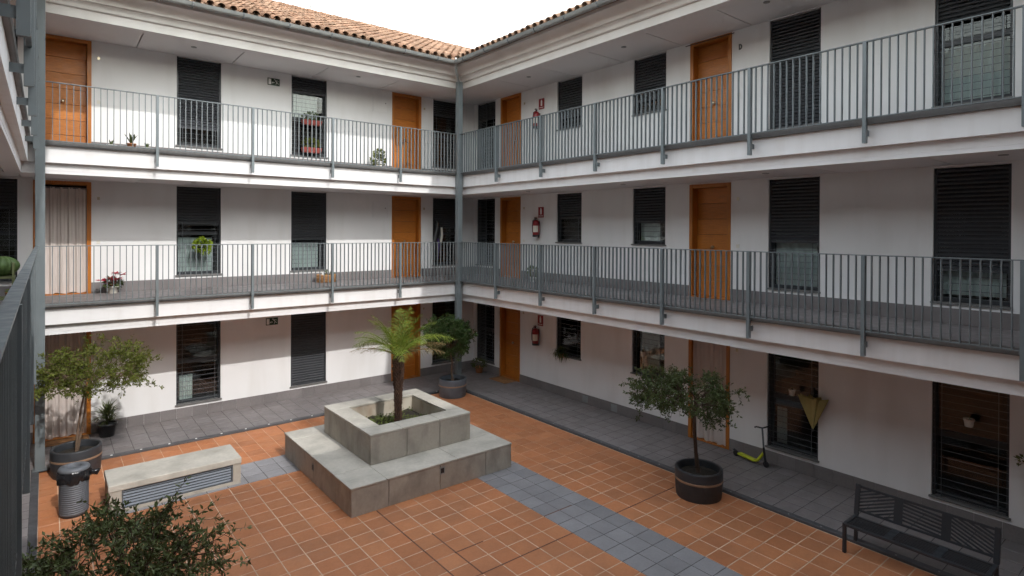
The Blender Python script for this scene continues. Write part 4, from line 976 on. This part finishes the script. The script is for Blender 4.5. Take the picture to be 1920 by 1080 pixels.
pot(t, -1.72, 1.30, 5.9, .12, .17, 'cream'); b = MB(); leafy(b, (-1.72, 1.30, 6.20), (.20, .18, .16), 260, .06, .022, r); leafy(b, (-1.70, 1.28, 6.38), (.16, .15, .10), 120, .06, .022, r); b.build('leaves', 'leaf_yellow', t)
for x, m_, nm, k in ((-7.38, 'terrapot', 'spiky succulent in a terracotta pot behind the top-left railing', 12), (-7.12, 'cream', 'tiny thin-leaved plant in a pale dish behind the top-left railing', 9), (-7.70, 'white', 'small silvery plant in a white dish nearest the top-left door', 10)):
    t = thing('potted_succulent', nm, 'plant', (x, .42, 5.9), 'small succulents behind the railing'); h = .10 if k == 12 else .04
    pot(t, x, .42, 5.9, .085 if k == 12 else .10, h, m_); b = MB(); spiky(b, (x, .42, 5.9 + h), k, .22 if k == 12 else .13, .022 if k == 12 else .012, r, (55, 88), .2); b.build('leaves', 'leaf_olive', t)
t = thing('potted_plant', 'small shrub in a white pot on the shaded middle gallery', 'plant', (1.25, -1.62, 3.0), 'small potted plants')
pot(t, 1.25, -1.62, 3.0, .09, .13, 'white'); b = MB(); leafy(b, (1.25, -1.62, 3.26), (.16, .17, .13), 200, .06, .02, r); b.build('leaves', 'leaf_dark', t)
t = thing('window_plant', 'trailing spider plant on the ground-floor window sill of the right wing', 'plant', (1.60, -2.32, 1.15), 'plants on the window grilles')
pot(t, 1.58, -2.36, 1.10, .075, .11, 'terrapot'); b = MB(); spiky(b, (1.56, -2.36, 1.19), 110, .34, .012, r, (-20, 80), 1.3); b.build('leaves', 'leaf_olive', t)
for y, z, lab, rr in ((-4.93, 1.57, 'small cream pot in the window behind the olive-green tree', .06), (-8.22, 1.44, 'small white pot hung in the window beside the yellow umbrella', .06), (-10.74, 1.56, 'cream pot hanging in the dark window above the bench', .065)):
    t = thing('hanging_pot', lab, 'plant pot', (WD - .05, y, z), 'pots hung on the window grilles'); pot(t, WD - .05, y, z, rr, .11, 'cream')
    MB().tube([(WD - .05, y - rr, z + .08), (WD + .01, y, z + .10), (WD - .05, y + rr, z + .08)], .004, 5, False).build('hanger', 'bar', t)
    b = MB(); spiky(b, (WD - .05, y, z + .10), 9, .07, .006, r); b.build('sprigs', 'leaf_dark', t)
t = thing('potted_plant', 'dark bushy plant on the floor by the inner-corner window', 'plant', (1.40, .98, .1), 'small potted plants')
pot(t, 1.40, .98, .102, .12, .18, 'terrapot'); b = MB(); leafy(b, (1.40, .98, .38), (.22, .22, .14), 180, .07, .02, r); b.build('leaves', 'leaf_dark', t)
t = thing('wall_plant', 'small leafy sprig on the wall at the right edge', 'plant', (1.56, -11.42, 1.2), 'small potted plants')
pot(t, 1.57, -11.46, 1.14, .06, .09, 'terrapot'); b = MB(); leafy(b, (1.54, -11.42, 1.27), (.10, .14, .07), 60, .07, .016, r); b.build('leaves', 'leaf_dark', t)
# cactus on a green shelf on the near gallery
t = thing('plant_shelf', 'two-tier olive green shelf at the left edge holding a cactus', 'shelf', (-9.30, -1.0, 3.0))
for z in (3.22, 3.55): MB().box((-9.62, -1.18, z), (-9.06, -.82, z + .03)).build('shelf_board', 'greenshelf', t)
for x in (-9.60, -9.08):
    for y in (-1.16, -.84): MB().box((x - .015, y - .015, 3.0), (x + .015, y + .015, 3.80)).build('leg', 'greenshelf', t)
MB().box((-9.62, -.86, 3.76), (-9.06, -.82, 3.82)).build('top_rail', 'greenshelf', t)
t = thing('barrel_cactus', 'ribbed green cactus ball on the shelf at the left edge', 'cactus', (-9.22, -1.0, 3.58))
b = MB(); n = 48; vs = []
for i in range(13):
    ph = -1.35 + 2.75 * i / 12
    for j in range(n): a = 2 * math.pi * j / n; rr = (.20 + .022 * math.cos(12 * a)) * math.cos(ph); vs.append((-9.22 + rr * math.cos(a), -1.0 + rr * math.sin(a), 3.74 + .155 * math.sin(ph)))
b.add(vs, [(i * n + j, i * n + (j + 1) % n, (i + 1) * n + (j + 1) % n, (i + 1) * n + j) for i in range(12) for j in range(n)], True); b.build('body', 'cactus', t)
t = thing('shelf_pot', 'little orange and yellow pot on the lower shelf board', 'plant pot', (-9.12, -1.05, 3.25)); pot(t, -9.12, -1.05, 3.25, .06, .08, 'terrapot'); b = MB(); leafy(b, (-9.12, -1.05, 3.34), (.05, .05, .03), 40, .03, .01, r); b.build('leaves', 'leaf_lime', t)

# clothes hung at the corner window, middle floor
t = thing('hung_jacket', 'dark jacket and purple scarf hung at the inner-corner middle-floor window', 'clothing', (.27, 1.6, 3.6))
b = MB(); n = 10; vs = []
for j in range(9):
    z = 4.62 - .12 * j; wdt = .05 + .07 * min(1, j / 2) 
    for k in range(n + 1): s = k / n - .5; vs.append((.30 + 2 * s * wdt, 1.60 + .03 * math.cos(s * 9 + j) * (j > 0), z))
b.add(vs, [(j * (n + 1) + k, j * (n + 1) + k + 1, (j + 1) * (n + 1) + k + 1, (j + 1) * (n + 1) + k) for j in range(8) for k in range(n)], True); b.build('jacket', 'black', t)
b = MB(); vs = []
for j in range(7):
    for k in range(5): vs.append((.28 + .016 * k + .01 * math.sin(j), 1.555 + .012 * math.sin(k * 2 + j), 4.1 - .1 * j))
b.add(vs, [(j * 5 + k, j * 5 + k + 1, j * 5 + k + 6, j * 5 + k + 5) for j in range(6) for k in range(4)], True); b.build('scarf', 'purple', t)
b = MB(); b.tube([(.44, 1.58, 4.42), (.45, 1.57, 4.2), (.42, 1.58, 3.95)], [.03, .035, .03], 8); b.build('pale_bag', 'cream', t)

# umbrella, half open, hung on the window bars
ux, uy, uz = 1.56, -8.60, 1.45
t = thing('umbrella', 'half-open yellow umbrella hung upside down on the window bars', 'umbrella', (ux, uy, .93))
n = 16; vs = []; 
for j, (rr, z) in enumerate(((.004, -.50), (.05, -.38), (.12, -.18), (.18, -.02), (.205, .04))):
    for k in range(n): a = 2 * math.pi * k / n; q = rr * (1 + (.22 if k % 2 else -.22) * (j > 0)); vs.append((ux + .45 * q * math.cos(a), uy + 1.05 * q * math.sin(a), uz + z + (.02 if k % 2 else -.01) * (j == 4)))
b = MB(); b.add(vs, [(i * n + j, i * n + (j + 1) % n, (i + 1) * n + (j + 1) % n, (i + 1) * n + j) for i in range(4) for j in range(n)]); b.build('canopy', 'yellow', t)
MB().tube([(ux, uy, uz - .54), (ux, uy, uz + .12)], .006, 6).build('shaft', 'bar', t)
MB().tube([(ux, uy, uz + .10), (ux, uy, uz + .16), (ux + .02, uy, uz + .20), (ux + .05, uy, uz + .20), (ux + .065, uy, uz + .17)], .011, 8).build('handle', 'black', t)

# kick scooter
t = thing('kick_scooter', 'neon yellow kick scooter with black handlebar leaning by the wall', 'scooter', (1.42, -7.55, .10))
S0, S1 = Vector((1.47, -7.30, .175)), Vector((1.40, -7.66, .165)); H = Vector((1.40, -7.83, .17))
d = (S1 - S0) / 2; sd = d.cross(Vector((0, 0, 1))).normalized()
MB().obox((S0 + S1) / 2, d, sd * .05, (0, 0, .016)).build('deck', 'neon', t, bevel=.006)
MB().tube([S1 + Vector((0, 0, 0)), S1 + Vector((0, -.05, .03)), H + Vector((0, .04, .14)), H + Vector((0, .02, .18))], [.03, .03, .028, .026], 8).build('neck', 'neon', t)
for p, nm in ((S0 + Vector((.01, .07, -.02)), 'wheel'), (H + Vector((0, -.03, -.015)), 'wheel')):
    wv = MB(); wv.tube([p - sd * .012, p + sd * .012], .055, 18); wv.build(nm, 'black', t)
MB().tube([H + Vector((0, -.03, -.015)), H + Vector((0, -.005, .12)), H + Vector((0, .015, .28))], [.02, .024, .02], 8).build('fork', 'black', t)
MB().tube([H + Vector((0, .015, .26)), H + Vector((0, .045, .62))], .016, 8).build('stem', 'bar', t)
MB().tube([H + Vector((-.10, .14, .63)), H + Vector((-.08, .11, .645)), H + Vector((0, .045, .62)), H + Vector((.08, -.02, .645)), H + Vector((.10, -.05, .63))], .014, 8).build('handlebar', 'black', t)
MB().obox(S0 + Vector((.012, .085, .03)), Vector((.002, .035, .012)), sd * .03, (0, 0, .003)).build('rear_mudguard', 'black', t)

for x, y, lab in ((1.42, -.14, 'coir door mat before the shaded inner-corner door'), (-8.35, 1.45, 'coir door mat under the sunlit ground-floor curtain')):
    t = thing('door_mat', lab, 'mat', (x, y, .1), 'door mats'); hx, hy = (.22, .36) if x > 0 else (.36, .18)
    MB().box((x - hx, y - hy, .1025), (x + hx, y + hy, .118)).build('pile', 'mat', t, bevel=.006)
    b = MB(); b.box((x - hx + .04, y - hy + .04, .1182), (x + hx - .04, y - hy + .055, .1205)); b.box((x - hx + .04, y + hy - .055, .1182), (x + hx - .04, y + hy - .04, .1205)); b.build('border_stripe', 'bark_dark', t)
